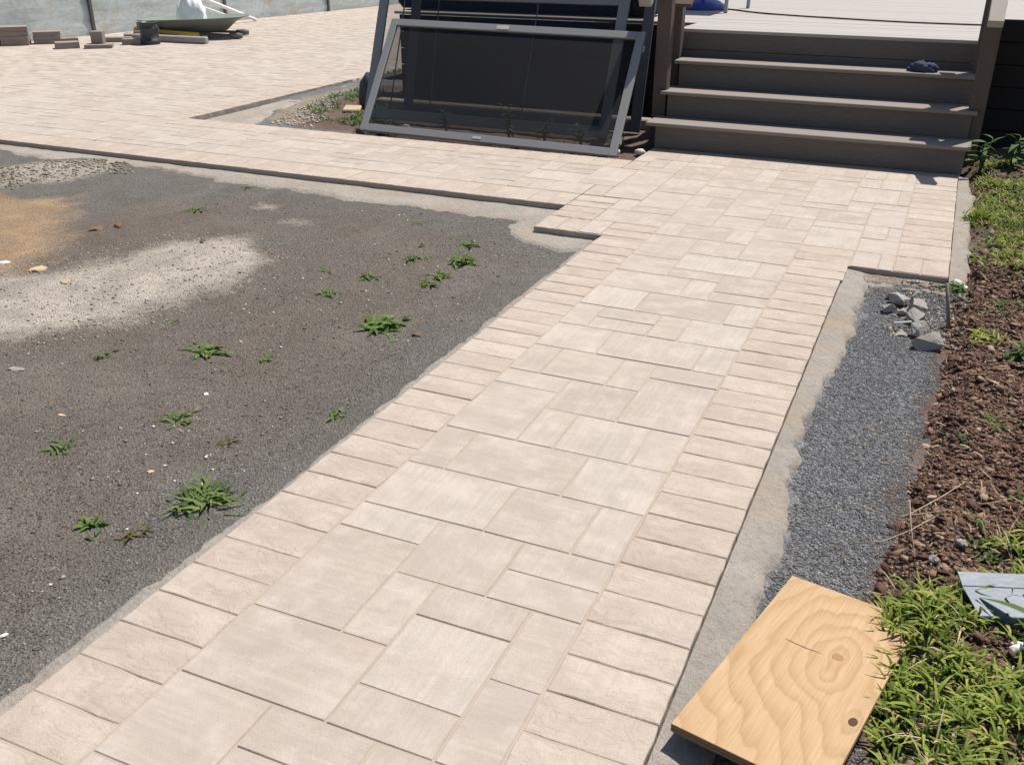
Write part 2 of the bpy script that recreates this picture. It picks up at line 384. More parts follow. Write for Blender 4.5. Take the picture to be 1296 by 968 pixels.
# value noise in numpy
_perm = rng.random((256, 256)).astype(np.float32)
def vnoise(x, y):
    xi = np.floor(x).astype(int); yi = np.floor(y).astype(int); fx = x - xi; fy = y - yi
    fx = fx * fx * (3 - 2 * fx); fy = fy * fy * (3 - 2 * fy)
    p = lambda a, b: _perm[a & 255, b & 255]
    return (p(xi, yi) * (1 - fx) + p(xi + 1, yi) * fx) * (1 - fy) + (p(xi, yi + 1) * (1 - fx) + p(xi + 1, yi + 1) * fx) * fy
def fbm(x, y, s, o=4):
    t = 0; a = .5
    for i in range(o): t = t + a * vnoise(x * s + 17.3 * i, y * s + 9.1 * i); s *= 2.1; a *= .5
    return t
def polydist(x, y, poly):
    """signed distance, negative inside"""
    d = np.full(x.shape, 1e9); ins = np.zeros(x.shape, bool); n = len(poly)
    for i in range(n):
        ax, ay = poly[i]; bx, by = poly[(i + 1) % n]; ex, ey = bx - ax, by - ay
        t = np.clip(((x - ax) * ex + (y - ay) * ey) / (ex * ex + ey * ey), 0, 1)
        d = np.minimum(d, np.hypot(x - ax - t * ex, y - ay - t * ey))
        c = ((ay > y) != (by > y)) & (x < (bx - ax) * (y - ay) / (by - ay + 1e-12) + ax); ins ^= c
    return np.where(ins, -d, d)
def softmask(x, y, poly, soft, warp=.15, ws=3.0):
    d = polydist(x, y, poly) + (fbm(x, y, ws) - .47) * 2 * warp
    return np.clip(.5 - d / soft, 0, 1)
def grid(name, x0, x1, y0, y1, step, zf, maskf, m):
    nx = int((x1 - x0) / step) + 1; ny = int((y1 - y0) / step) + 1
    X, Y = np.meshgrid(np.linspace(x0, x1, nx), np.linspace(y0, y1, ny)); Z = zf(X, Y)
    V = np.stack([X.ravel(), Y.ravel(), Z.ravel()], 1); i = (np.arange(ny - 1)[:, None] * nx + np.arange(nx - 1)[None]).ravel()
    F = np.stack([i, i + 1, i + nx + 1, i + nx], 1)
    return tag(np_mesh(name, V, F, m, smooth=True, mask=maskf(X.ravel(), Y.ravel()).astype(np.float32)), kind='structure')

# ------------------------------------------------------------------ setting: earth, gravel, soil
eb = MB(); eb.add([(-150, -120, -.16), (150, -120, -.16), (150, 200, -.16), (-150, 200, -.16)], [(0, 1, 2, 3)])
tag(eb.build('ground', M['base_earth']), kind='structure')

SAND = [(-3.42, 4.02), (-3.04, 3.74), (-2.98, 3.36), (-3.05, 3.08), (-3.23, 2.84), (-3.31, 2.6), (-3.42, 2.42), (-4.2, 2.5), (-4.5, 2.95), (-3.9, 3.18), (-3.8, 3.55), (-3.68, 3.84)]
ORANGE = [(-5.7, 3.9), (-5.38, 4.2), (-5.06, 4.32), (-4.46, 3.8), (-4.13, 3.3), (-4.12, 3.08), (-4.7, 2.9)]
RUBBLE = [(-6.1, 4.69), (-5.64, 4.33), (-5.41, 4.52), (-5.22, 5.0), (-5.4, 5.2), (-5.98, 5.02)]
def gz_left(x, y):
    z = -.046 + (fbm(x, y, 1.1) - .47) * .035 + (fbm(x, y, 14, 3) - .44) * .010
    near = np.clip((x + 1.95) / .35, 0, 1) * np.clip((4.3 - y) / .3, 0, 1)
    z = z * (1 - near) + near * -.017
    z = z + softmask(x, y, SAND, .4, .15, 4) * (.016 + .03 * (fbm(x, y, 7) - .47)) + softmask(x, y, RUBBLE, .5, .15) * .03
    return z
def gm_left(x, y):
    s = softmask(x, y, SAND, .42, .22, 3.5)
    s = np.maximum(s, .75 * softmask(x, y, [(-3.85, 4.76), (-3.66, 4.76), (-3.62, 4.62), (-3.8, 4.6)], .12, .05))
    s = np.maximum(s, .6 * softmask(x, y, [(-3.5, 4.62), (-3.2, 4.5), (-3.25, 4.36), (-3.5, 4.4)], .2, .08))
    s = np.maximum(s, .85 * softmask(x, y, RUBBLE, .25, .1))
    o = softmask(x, y, ORANGE, .5, .25, 3)
    br = np.clip(1.4 * softmask(x, y, [(-4.6, 1.2), (-1.95, 1.2), (-1.9, 3.3), (-2.0, 4.3), (-3.0, 4.9), (-4.6, 4.4)], .9, .45, 2.2), 0, 1) * (.35 + .75 * fbm(x, y, 2.2))
    return np.stack([s, o, br], 1)
grid('gravel_yard', -14, -1.58, -1.0, 5.32, .04, gz_left, gm_left, M['gravel'])
def gz_right(x, y):
    return -.042 + (fbm(x, y, 3) - .47) * .02 + (fbm(x, y, 30, 2) - .37) * .008 + np.clip((y - 4.5) / .3, 0, 1) * .015
def gm_right(x, y):
    tan = softmask(x, y, [(-.4, 4.95), (.2, 4.95), (.15, 4.6), (.0, 4.62), (-.15, 4.58), (-.25, 4.7)], .18, .06, 6)
    soil = softmask(x, y, [(.16, 5), (.13, 4.2), (.10, 3.6), (.08, 3.2), (.05, 2.9), (.0, 2.72), (.06, 2.5), (.0, 2.2), (.0, .5), (1, .5), (1, 5)], .12, .06, 7)
    return np.stack([tan, soil, tan * 0], 1)
grid('gravel_strip', -.33, .30, .4, 4.85, .012, gz_right, gm_right, M['gravel_blue'])
EDGE_Y = np.array([0, 1.5, 2.0, 2.2, 2.6, 2.9, 3.3, 3.66, 4.2, 4.8, 5.0, 5.7, 6.6, 7.2, 9]); EDGE_X = np.array([.08, .08, .09, .05, .09, .11, .13, .155, .165, .18, .235, .24, .25, .22, .2])
def soil_edge(y): return np.interp(y, EDGE_Y, EDGE_X)
def gz_soil(x, y):
    e = np.clip((x - soil_edge(y) + (fbm(x, y, 9) - .45) * .08) / .10, -1, 1)
    z = -.045 + .062 * e + np.clip(e, 0, 1) * ((fbm(x, y, 5) - .47) * .07 + (fbm(x, y, 26, 3) - .44) * .035)
    return np.where(e < -.6, -.13, z)
def gm_soil(x, y):
    gr = np.clip(softmask(x, y, [(.28, 4.9), (1.2, 4.6), (3, 5), (3, 8), (.3, 8)], .5, .25, 3) + softmask(x, y, [(.05, .5), (.1, 2.3), (.3, 2.5), (1.2, 2.6), (1.2, .5)], .3, .2, 4), 0, 1) * .85
    red = softmask(x, y, [(.1, 2.5), (.1, 4.5), (.3, 4.7), (1.5, 4.7), (1.5, 2.5)], .4, .3, 4)
    return np.stack([gr, red, red * 0], 1)
grid('planting_bed', .0, 2.6, .3, 8.3, .016, gz_soil, gm_soil, M['soil'])
# earth between the side path and the deck
def gz_in(x, y): return -.052 + (fbm(x, y, 4) - .47) * .03 + (fbm(x, y, 24, 3) - .44) * .015 + np.clip((y - 7.2) / 1.0, 0, 1) * .03
def gm_in(x, y):
    tan = softmask(x, y, [(-5.6, 7.1), (-5.0, 7.0), (-5.2, 7.35), (-5.72, 8.3), (-5.75, 9.2), (-5.9, 8.2)], .18, .08, 5)
    soil = softmask(x, y, [(-5.15, 6.95), (-2, 6.6), (-2, 8.6), (-5.6, 9.2), (-5.5, 8.0)], .2, .12, 4)
    return np.stack([tan, soil, tan * 0], 1)
grid('dirt_patch', -6.05, -1.95, 6.6, 9.6, .03, gz_in, gm_in, M['gravel_blue'])

# ------------------------------------------------------------------ paving
U = .0855 * 1.5; JW = .0064
def gx(x): return (-.9015 + .0855 * x) * 1.5
def gy(y): return y * U
def fy(Y): return Y + .5 + min(max((Y - 34) / 14, 0), 1) * .3
def fx(x): return x + (.13 if x >= 8 else (.06 if x == 7 else 0)) + (.02 * x if x < 0 else 0)
_pv = {}
def paver_mesh(w_, d_, edge, var, far=False):
    key = (round(w_, 3), round(d_, 3), edge, var)
    if key in _pv: return _pv[key]
    hx, hy = w_ / 2 - JW / 2, d_ / 2 - JW / 2; r = random.Random(hash(key) & 0xffff)
    if far: h1 = .004
    c = .0022; zt = 0.0
    vs = []; fs = []
    n = 4 if edge else 2; mrows = 3 if edge else 2
    # outline (slightly uneven on the cleft pavers)
    def ring(inset, z, j):
        pts = []
        q = [(-hx + inset, -hy + inset), (hx - inset, -hy + inset), (hx - inset, hy - inset), (-hx + inset, hy - inset)]
        for k in range(4):
            a, b_ = q[k], q[(k + 1) % 4]; m_ = n if k % 2 == 0 else mrows
            for i in range(m_):
                f = i / m_; jit = (r.uniform(-j, j), r.uniform(-j, j)) if i else (0, 0)
                pts.append((a[0] + (b_[0] - a[0]) * f + jit[0], a[1] + (b_[1] - a[1]) * f + jit[1], z + (r.uniform(-.0012, .0012) if edge and z > -.03 else 0)))
        return pts
    j = .0022 if edge else .0006
    k = 2 * (n + mrows)
    st = r.getstate(); vs += ring(0, -.055, j); r.setstate(st); vs += ring(0, -c, j); r.setstate(st); vs += ring(c * (1.0 if edge else .75), zt, j)
    for a in (0, k):
        for i in range(k): fs.append((a + i, a + (i + 1) % k, a + k + (i + 1) % k, a + k + i))
    top = [2 * k + i for i in range(k)]
    if edge:
        vs.append((r.uniform(-.3, .3) * hx, r.uniform(-.2, .2) * hy, .0025)); cI = len(vs) - 1
        for i in range(k): fs.append((top[i], top[(i + 1) % k], cI))
    else: fs.append(tuple(top))
    me = bpy.data.meshes.new('paver'); me.from_pydata(vs, [], fs); me.materials.append(M['edge_paver' if edge else 'paver'])
    _pv[key] = me; return me
npav = 0
def paver(parent, x0, x1, y0, y1, edge=False):
    """grid units already mapped to true units"""
    global npav
    X0, X1, Y0, Y1 = gx(x0), gx(x1), gy(y0), gy(y1); w_, d_ = X1 - X0, Y1 - Y0
    o = bpy.data.objects.new('paver', paver_mesh(w_, d_, edge, npav % (5 if edge else 2))); npav += 1
    COL.objects.link(o); o.parent = parent
    o.location = ((X0 + X1) / 2, (Y0 + Y1) / 2, random.uniform(-.0008, .0010))
    o.rotation_euler = (random.gauss(0, .0025), random.gauss(0, .0025), random.gauss(0, .004))
    return o
def bed(name, polys, z=-.0018):
    b = MB()
    for i_, p in enumerate(polys):
        z = z - .0007 * (i_ > 0)
        n = len(p); b.add([(*q, z) for q in p] + [(*q, -.07) for q in p], [tuple(range(n))] + [(i, (i + 1) % n, n + (i + 1) % n, n + i) for i in range(n)])
    return tag(b.build(name, M['joint_sand']), kind='structure')
def rect(x0, x1, y0, y1, i=.004): return [(gx(x0) + i, gy(y0) + i), (gx(x1) - i, gy(y0) + i), (gx(x1) - i, gy(y1) - i), (gx(x0) + i, gy(y1) - i)]

walk = bed('walkway', [rect(-1.96, 8.03, 1.1, 40.2)], -.0027)
WALK = [(0,2,3,5),(2,3,2,4),(3,6,2,4),(2,4,4,6),(4,6,4,5),(4,5,5,7),(5,6,5,7),(0,2,5,7),(0,2,1,3),(2,3,1,2),(3,6,1,2),
 (0,2,7,9),(2,4,8,9),(2,4,6,8),(4,5,7,9),(5,6,7,9),
 (0,3,9,11),(3,5,9,10),(3,5,10,12),(5,6,9,11),(5,6,11,13),
 (0,2,11,14),(2,3,11,13),(3,5,12,13),(2,4,13,15),(4,6,14,15),(4,6,13,14),(0,2,14,15),
 (0,3,15,17),(3,5,15,17),(5,6,15,17),(0,1,17,19),(1,4,17,19),(4,6,17,19),
 (0,2,19,22),(0,2,22,23),(2,3,19,21),(3,5,19,21),(5,6,19,21),(2,4,21,23),(4,6,21,24),(4,6,24,25),
 (3,4,23,25),(1,3,23,25),(0,1,23,25),(0,2,25,27),(2,5,25,27),(5,6,25,27),
 (0,1,27,29),(1,3,28,29),(1,3,27,28),(3,4,27,29),(4,6,27,29),
 (0,2,29,31),(2,5,29,31),(5,6,29,31),(4,6,31,32),(4,6,32,34),(3,4,31,33),(0,3,31,33),
 (0,2,33,35),(2,4,33,34),(2,5,34,36),(5,6,34,36),(0,2,35,38),(2,4,36,38),(4,6,36,39)]
for a in WALK: paver(walk, fx(a[0]), fx(a[1]), fy(a[2]), fy(a[3]))
for i in range(1, 37): paver(walk, -1.96, 0, i + .08, i + 1.08, True)
for i in range(1, 39): paver(walk, 6.0, 8.03 + .08 * (i > 34), i + .65, i + 1.65, True)
# landing
land = bed('landing', [rect(-2.02, 6.1, 38.5, 56), rect(5.9, 11.68, 39.4, 56), rect(7.95, 11.68, 37.55, 39.7), rect(-5.1, -.05, 37.5, 56)])
LAND = [(0,1,38,40),(1,3,38,40),(3,4,38,40),(0,2,40,43),(2,4,40,42),(2,4,42,44),(2,4,44,47),(4,6,39,41),(4,5,41,43),(5,6,41,43),(4,6,43,45),
 (0,1,43,45),(1,2,43,45),(0,2,45,47),(4,5,45,47),(3,5,47,48),(0,3,47,49),(3,5,48,50),(3,5,50,52),(0,2,49,52),(2,3,49,52),
 (5,7,51,52),(5,7,49,51),(5,7,46,49),(5,7,45,46),(7,8,45,47),(6,8,43,45),(6,8,42,43),(6,8,39,42),(7,9,47,50),(7,8,50,52),
 (8,9,41,43),(8,9,37,39),(-2,0,41,42),(-2,0,42,45),(-2,0,45,46),(-2,0,46,48),(-2,0,48,51),(-2,0,51,52),
 (-3,0,39,41),(-3,-2,37,39),(-3,-2,41,43),(-4,-2,43,46),(-4,-2,46,49),(-4,-2,49,50),(-4,-3,50,52),(-3,-2,50,52)]
for a in LAND: paver(land, fx(a[0]), fx(a[1]), fy(a[2]), fy(a[3]))
for a in [(8,39,41),(8,43,46),(8,46,47),(8,50,52),(9,41,43),(9,37,39),(9,47,50)]: paver(land, fx(a[0]), 9.68, fy(a[1]), fy(a[2]))
for i, y in enumerate((37.55, 38.55)): paver(land, -2.04, 0, y, y + 1, True)
for i in range(13): paver(land, -4.06 + 1.02 * i + .02, -3.04 + 1.02 * i + .02, 52.8, 54.75, True)
paver(land, 9.24, 9.68, 52.8, 54.75, True)
paver(land, 9.68, 10.68, 37.6, 39.6, True); paver(land, 10.68, 11.68, 37.6, 39.6, True)
for i in range(15): paver(land, 9.68, 11.68, 39.6 + i * 1.01, 40.61 + i * 1.01, True)
paver(land, -5.1, -4.08, 37.5, 39.5, True); paver(land, -4.08, -3.06, 37.5, 39.5, True)
for i in range(4): paver(land, -5.1, -3.06, 39.5 + i, 40.5 + i, True)
# side path
def tiling(x0, x1, y0, y1, taken=()):
    W_, H_ = x1 - x0, y1 - y0; g = np.zeros((W_, H_), bool); out = []
    for a in taken:
        for i in range(max(a[0], x0), min(a[1], x1)):
            for j in range(max(a[2], y0), min(a[3], y1)): g[i - x0, j - y0] = True
    opts = [(2, 1), (1, 2), (2, 2), (3, 2), (2, 3), (2, 2), (3, 2), (2, 1), (1, 2)]
    for j in range(H_):
        for i in range(W_):
            if g[i, j]: continue
            random.shuffle(opts)
            for a, b_ in opts + [(1, 1)]:
                if i + a <= W_ and j + b_ <= H_ and not g[i:i + a, j:j + b_].any():
                    g[i:i + a, j:j + b_] = True; out.append((x0 + i, x0 + i + a, y0 + j, y0 + j + b_)); break
    return out
SX0 = -36
side = bed('side_path', [rect(SX0 - .6, -5.1, 41.4, 51.95)])
pre = [(-6,-4,45,46),(-6,-4,46,49),(-5,-4,43,45),(-7,-5,43,45),(-8,-7,43,45)]
for a in pre: paver(side, a[0] * 1.02, a[1] * 1.02, fy(a[2]), fy(a[3]))
for a in [(-5.1, -4.08, 49.85, 51.9), (-5.1, -4.08, 51.95, 53.6)]: paver(land, *a, True)
for a in tiling(SX0, -4, 43, 49, pre):
    if a[1] <= -4: paver(side, a[0] * 1.02, a[1] * 1.02, fy(a[2]), fy(a[3]))
for i in range(31):
    x = -5.1 - 1.02 * i
    paver(side, x - 1.02, x, 41.42, 43.52, True); paver(side, x - 1.02, x, 49.85, 51.95, True)
# patio
patio = bed('patio', [rect(-93.5, -36.72, 41.4, 190)])
pl = []
for i in range(55):
    x = -36.72 - 1.02 * i; pl.append((x - 1.02, x, 41.42, 43.52, True))
for a in tiling(-93, -38, 43, 140): pl.append((a[0] * 1.005 + .35, a[1] * 1.005 + .35, a[2] + .52, a[3] + .52, False))
for j in range(90): pl.append((-38.75, -36.72, 52.9 + j * 1.02, 53.92 + j * 1.02, True))
for a in tiling(-38, -36, 43, 52): pl.append((a[0] * 1.02, a[1] * 1.02, fy(a[2]), fy(a[3]), False))
def seen(a):
    X, Y = gx((a[0] + a[1]) / 2), gy((a[2] + a[3]) / 2)
    ang = math.atan2(-X, Y); return (a[1] - a[0]) * (a[3] - a[2]) / (X * X + Y * Y) ** 1.5 * (1 if ang < .93 else .01)
pl.sort(key=seen, reverse=True)
for a in pl[:296]: paver(patio, *a)
V = []; F = []
for a in pl[296:]:
    X0, X1, Y0, Y1 = gx(a[0]) + .003, gx(a[1]) - .003, gy(a[2]) + .003, gy(a[3]) - .003; z = random.uniform(-.0008, .0008); c = .003; n = len(V)
    V += [(X0, Y0, z - .03), (X1, Y0, z - .03), (X1, Y1, z - .03), (X0, Y1, z - .03), (X0, Y0, z - c), (X1, Y0, z - c), (X1, Y1, z - c), (X0, Y1, z - c),
          (X0 + c, Y0 + c, z), (X1 - c, Y0 + c, z), (X1 - c, Y1 - c, z), (X0 + c, Y1 - c, z)]
    F += [(n, n + 1, n + 5, n + 4), (n + 1, n + 2, n + 6, n + 5), (n + 2, n + 3, n + 7, n + 6), (n + 3, n, n + 4, n + 7)]
    F += [(n + 4, n + 5, n + 9, n + 8), (n + 5, n + 6, n + 10, n + 9), (n + 6, n + 7, n + 11, n + 10), (n + 7, n + 4, n + 8, n + 11), (n + 8, n + 9, n + 10, n + 11)]
tag(np_mesh('paver', V, F, M['paver_far'], patio), kind='stuff')

# ------------------------------------------------------------------ concrete haunches along the paving
def haunch(name, inner, outer, zi, zo, n=140, jag=.014):
    """strip of rough concrete from the paver edge (inner polyline) to a ragged outer line"""
    def samp(pl_, k):
        P = np.array(pl_, float); d = np.r_[0, np.cumsum(np.hypot(*np.diff(P, axis=0).T))]; t = np.linspace(0, d[-1], k)
        return np.stack([np.interp(t, d, P[:, 0]), np.interp(t, d, P[:, 1])], 1)
    A, B = samp(inner, n), samp(outer, n); D = B - A; ln = np.hypot(D[:, 0], D[:, 1])[:, None] + 1e-6
    rag = np.array([fbm(np.array([p[0] * 1.0]), np.array([p[1]]), 11, 4)[0] - .47 for p in B])[:, None]
    B = B + D / ln * rag * jag * 9
    V = []; rows = 7
    for k in range(rows):
        f = k / (rows - 1); P = A + (B - A) * f; h = (fbm(P[:, 0], P[:, 1], 12, 4) - .47) * (.016 if 0 < k else .004)
        z = zi + (zo - zi) * f ** 1.6 + h - (.03 if k == rows - 1 else 0); V.append(np.c_[P, z])
    V = np.concatenate(V); F = [(k * n + i, k * n + i + 1, (k + 1) * n + i + 1, (k + 1) * n + i) for k in range(rows - 1) for i in range(n - 1)]
    return tag(np_mesh(name, V, F, M['concrete'], smooth=True), kind='structure')
haunch('concrete_edging', [(-1.60, .3), (-1.60, 4.8)], [(-1.665, .3), (-1.67, 1.4), (-1.655, 1.75), (-1.638, 1.95), (-1.645, 2.3), (-1.66, 2.7), (-1.66, 3.6), (-1.65, 4.3), (-1.64, 4.7)], -.012, -.026, 220, .003)
haunch('concrete_edging', [(-14, 5.316), (-2.03, 5.316)], [(-14, 5.1), (-6.6, 5.14), (-5.95, 5.02), (-5.35, 5.08), (-5.05, 5.2), (-4.6, 5.09), (-4.22, 5.03), (-3.62, 5.05), (-3.12, 5.0), (-2.43, 4.93), (-2.06, 4.96)], -.034, -.04, 420, .018)
haunch('concrete_edging', [(-2.005, 5.33), (-2.005, 4.81), (-1.60, 4.81)], [(-2.14, 5.0), (-2.24, 4.88), (-2.03, 4.62), (-1.75, 4.54), (-1.63, 4.62)], -.034, -.04, 90, .008)
haunch('concrete_edging', [(-.321, .3), (-.321, 4.80)], [(-.15, .3), (-.19, 1.5), (-.215, 2.05), (-.20, 2.35), (-.235, 2.62), (-.25, 2.93), (-.245, 3.2), (-.225, 3.5), (-.195, 4.0), (-.20, 4.5), (-.22, 4.82)], -.013, -.026, 260, .011)
haunch('concrete_edging', [(.147, 4.78), (.147, 7.15)], [(.235, 4.75), (.24, 5.2), (.235, 5.8), (.25, 6.6), (.21, 7.2)], -.012, -.014, 120, .008)
haunch('concrete_edging', [(-.315, 4.82), (.147, 4.82)], [(-.25, 4.66), (-.12, 4.63), (.0, 4.66), (.15, 4.62)], -.036, -.032, 60, .01)
haunch('concrete_edging', [(-5.99, 6.66), (-5.99, 9.5)], [(-5.35, 6.69), (-5.5, 6.95), (-5.72, 7.5), (-5.76, 8.2), (-5.77, 9.5)], -.03, -.035, 130, .014)

# ------------------------------------------------------------------ loose stones
def pebbles(name, pts, r0, r1, m, zf, tall=.6):
    n = len(pts); P = np.asarray(pts); R = (r0 + (r1 - r0) * rng.random(n) ** 2)[:, None]
    a = rng.random(n) * 6.28
    base = np.array([(1, 0, 0), (0, 1, 0), (-1, 0, 0), (0, -1, 0), (0, 0, 1), (0, 0, -1)], float)
    V = np.repeat(base[None], n, 0) * (1 + .45 * (rng.random((n, 6, 1)) - .5)); V[:, :, 0] *= (.75 + .5 * rng.random(n))[:, None]; V[:, :, 2] *= tall * (.7 + .5 * rng.random(n))[:, None]
    V[:, 4, :2] += (rng.random((n, 2)) - .5) * .9
    ca, sa = np.cos(a)[:, None], np.sin(a)[:, None]; x = V[:, :, 0] * ca - V[:, :, 1] * sa; y = V[:, :, 0] * sa + V[:, :, 1] * ca
    V = np.stack([x, y, V[:, :, 2]], 2) * R[:, :, None]
    z = zf(P[:, 0], P[:, 1]); V += np.c_[P, z + R[:, 0] * .12][:, None, :]
    f = np.array([(0, 1, 4), (1, 2, 4), (2, 3, 4), (3, 0, 4), (1, 0, 5), (2, 1, 5), (3, 2, 5), (0, 3, 5)])
    F = (f[None] + (np.arange(n) * 6)[:, None, None]).reshape(-1, 3)
    return tag(np_mesh(name, V.reshape(-1, 3), F, m), kind='stuff')
def scatter(n, x0, x1, y0, y1, keep):
    P = np.c_[x0 + (x1 - x0) * rng.random(n), y0 + (y1 - y0) * rng.random(n)]; return P[keep(P[:, 0], P[:, 1])]
ang = lambda x, y: np.arctan2(-x, y)
P = scatter(230000, -4.3, -1.72, .9, 4.9, lambda x, y: (ang(x, y) < 1.05) & (rng.random(len(x)) < np.clip(3.2 / (x * x + y * y), .1, 1) * .6) & (polydist(x, y, SAND) > .02))
pebbles('loose_gravel', P, .0016, .0046, M['pebble_grey'], gz_left)
P = scatter(900, -4.4, -1.75, 1.0, 5.0, lambda x, y: (ang(x, y) < 1.05) & (fbm(x, y, 1.3) > .42)); pebbles('larger_stones', P, .004, .011, M['pebble_bits'], gz_left, .6)
P = scatter(2600, -4.3, -2.9, 2.3, 4.1, lambda x, y: polydist(x, y, SAND) < .22)
pebbles('sandy_grit', P, .002, .009, M['pebble_tan'], gz_left)
P = scatter(2600, -6.3, -5.0, 4.2, 5.3, lambda x, y: polydist(x, y, RUBBLE) + (fbm(x, y, 6) - .47) * .4 < .02)
pebbles('rubble_stones', P, .004, .017, M['pebble_rubble'], gz_left, .7)
P = scatter(60000, -.26, .2, 1.3, 4.72, lambda x, y: (x < soil_edge(y) + (fbm(x, y, 8) - .5) * .12) & (x > np.interp(y, [.3, 1.5, 2.05, 2.35, 2.62, 2.93, 3.2, 3.5, 4.0, 4.5, 4.82], [-.15, -.19, -.215, -.2, -.235, -.25, -.245, -.225, -.195, -.2, -.22]) + (fbm(x, y, 12) - .4) * .09))
pebbles('loose_blue_gravel', P, .0018, .0054, M['pebble_blue'], gz_right)
P = scatter(1200, -5.75, -4.9, 6.95, 9, lambda x, y: polydist(x, y, [(-5.4, 6.98), (-5.0, 6.95), (-5.15, 7.35), (-5.65, 8.4), (-5.72, 8.3)]) < .04)
pebbles('gravel_heap', P, .008, .02, M['pebble_tan'], gz_in, .9)

def clods(name, P, r0, r1, m, zf, sub=1, flat=.6):
    bm = bmesh.new(); bmesh.ops.create_icosphere(bm, subdivisions=sub, radius=1); base = np.array([v.co[:] for v in bm.verts]); f = np.array([[v.index for v in q.verts] for q in bm.faces]); bm.free()
    n = len(P); k = len(base); R = r0 + (r1 - r0) * rng.random(n) ** 2.2
    V = base[None] * (1 + 1.05 * (rng.random((n, k, 1)) - .5)); V[:, :, 0] *= (.7 + .8 * rng.random(n))[:, None]; V[:, :, 2] *= flat * (.4 + .9 * rng.random(n))[:, None]
    tilt = (rng.random((n, 2)) - .5) * 1.2; V[:, :, 2] += V[:, :, 0] * tilt[:, :1] + V[:, :, 1] * tilt[:, 1:]
    a = rng.random(n) * 6.28; ca, sa = np.cos(a)[:, None], np.sin(a)[:, None]
    V = np.stack([V[:, :, 0] * ca - V[:, :, 1] * sa, V[:, :, 0] * sa + V[:, :, 1] * ca, V[:, :, 2]], 2) * R[:, None, None]
    V += np.c_[P, zf(P[:, 0], P[:, 1]) + R * .25][:, None, :]
    F = (f[None] + (np.arange(n) * k)[:, None, None]).reshape(-1, 3)
    return tag(np_mesh(name, V.reshape(-1, 3), F, m), kind='stuff')
P = scatter(70000, .05, .9, 1.3, 5.2, lambda x, y: (x > soil_edge(y) - .06 + (fbm(x, y, 8) - .5) * .12) & (rng.random(len(x)) < np.clip(1.25 - x * .9, .2, 1)))
pebbles('soil_crumbs', P, .002, .0105, M['clod'], gz_soil, .55)
P = scatter(5200, .05, 1.1, 1.3, 5.2, lambda x, y: (x > soil_edge(y) - .05 + (fbm(x, y, 8) - .5) * .12) & (rng.random(len(x)) < np.clip(1.2 - x * .7, .2, 1)))
clods('soil_clods', P, .003, .018, M['clod'], gz_soil, 1, .42)
P = scatter(2500, .2, 1.6, 4.9, 7.6, lambda x, y: (x > soil_edge(y)))
clods('soil_crumbs', P, .005, .02, M['clod'], gz_soil)
P = scatter(1500, -.12, .24, 3.9, 4.78, lambda x, y: (x < soil_edge(y) + .06) & (x > -.06 + (fbm(x, y, 9) - .47) * .2) & (y > 4.0 + (fbm(x, y, 7) - .47) * .3))
pebbles('broken_concrete_bits', P, .003, .014, M['pebble_bits'], lambda x, y: np.maximum(gz_right(x, y), gz_soil(x, y)), .85)

# ------------------------------------------------------------------ grass
M['litter'] = leaf_mat('dry_litter', [(0, (.12, .065, .035)), (.4, (.22, .14, .08)), (.8, (.36, .26, .15)), (1, (.48, .38, .25))], trans=.1)
def blades(name, P, zf, l0, l1, w0, w1, m, droop=1.0, spread=.5, parent=None, tagit=True, heading=None, lean=.15):
    n = len(P); l = l0 + (l1 - l0) * rng.random(n); wd = w0 + (w1 - w0) * rng.random(n); a = rng.random(n) * 6.28 if heading is None else heading
    d = np.stack([np.cos(a), np.sin(a)], 1); s = np.stack([-d[:, 1], d[:, 0]], 1); th = spread * rng.random(n) + lean; seg = 4
    pos = np.c_[P, zf(P[:, 0], P[:, 1]) - .004]; V = []; 
    for k in range(seg + 1):
        f = k / seg; ww = wd * (math.sin(math.pi * min(.98, .22 + .78 * f)) ** .8) * .5
        V.append(np.c_[pos[:, :2] + s * ww[:, None], pos[:, 2]]); V.append(np.c_[pos[:, :2] - s * ww[:, None], pos[:, 2] + ww * .25])
        st = l / seg; pos = pos + np.c_[d * (st * np.sin(th))[:, None], st * np.cos(th)]; th = th + droop * (.25 + .5 * rng.random(n))
    V = np.stack(V, 1); f = np.array([(2 * k, 2 * k + 1, 2 * k + 3, 2 * k + 2) for k in range(seg)])
    F = (f[None] + (np.arange(n) * 2 * (seg + 1))[:, None, None]).reshape(-1, 4)
    o = np_mesh(name, V.reshape(-1, 3), F, m, parent, smooth=True)
    return tag(o, kind='stuff') if tagit else o
def clump_pts(n, per, keep, x0, x1, y0, y1, r):
    C = scatter(n, x0, x1, y0, y1, keep); Q = np.repeat(C, per, 0); return Q + rng.normal(0, r, Q.shape)
nearg = lambda x, y: (x > np.interp(y, [1.0, 1.6, 2.05, 2.2, 2.4, 2.5], [.07, .09, .1, .06, .12, .35]) + (fbm(x, y, 7) - .5) * .1) & (fbm(x, y, 6) > .42)
P = clump_pts(640, 11, nearg, .04, .75, 1.25, 2.55, .010)
blades('grass', P, gz_soil, .035, .095, .0045, .0095, M['grass'], .7, .8)
P = clump_pts(70, 5, nearg, .04, .75, 1.25, 2.55, .007)
blades('dry_grass', P, gz_soil, .05, .11, .002, .004, M['straw'], .5, 1.2)
P = clump_pts(300, 10, nearg, .04, .7, 1.25, 2.5, .012)
blades('low_weeds', P, gz_soil, .015, .035, .006, .012, M['clover'], .5, 1.1)
farg = lambda x, y: (x > .28 + (fbm(x, y, 5) - .5) * .15) & (fbm(x, y, 3.1) > .42)
P = clump_pts(1000, 14, farg, .25, 1.6, 5.0, 7.8, .02)
blades('grass', P, gz_soil, .03, .085, .004, .009, M['grass'], .8, .9)
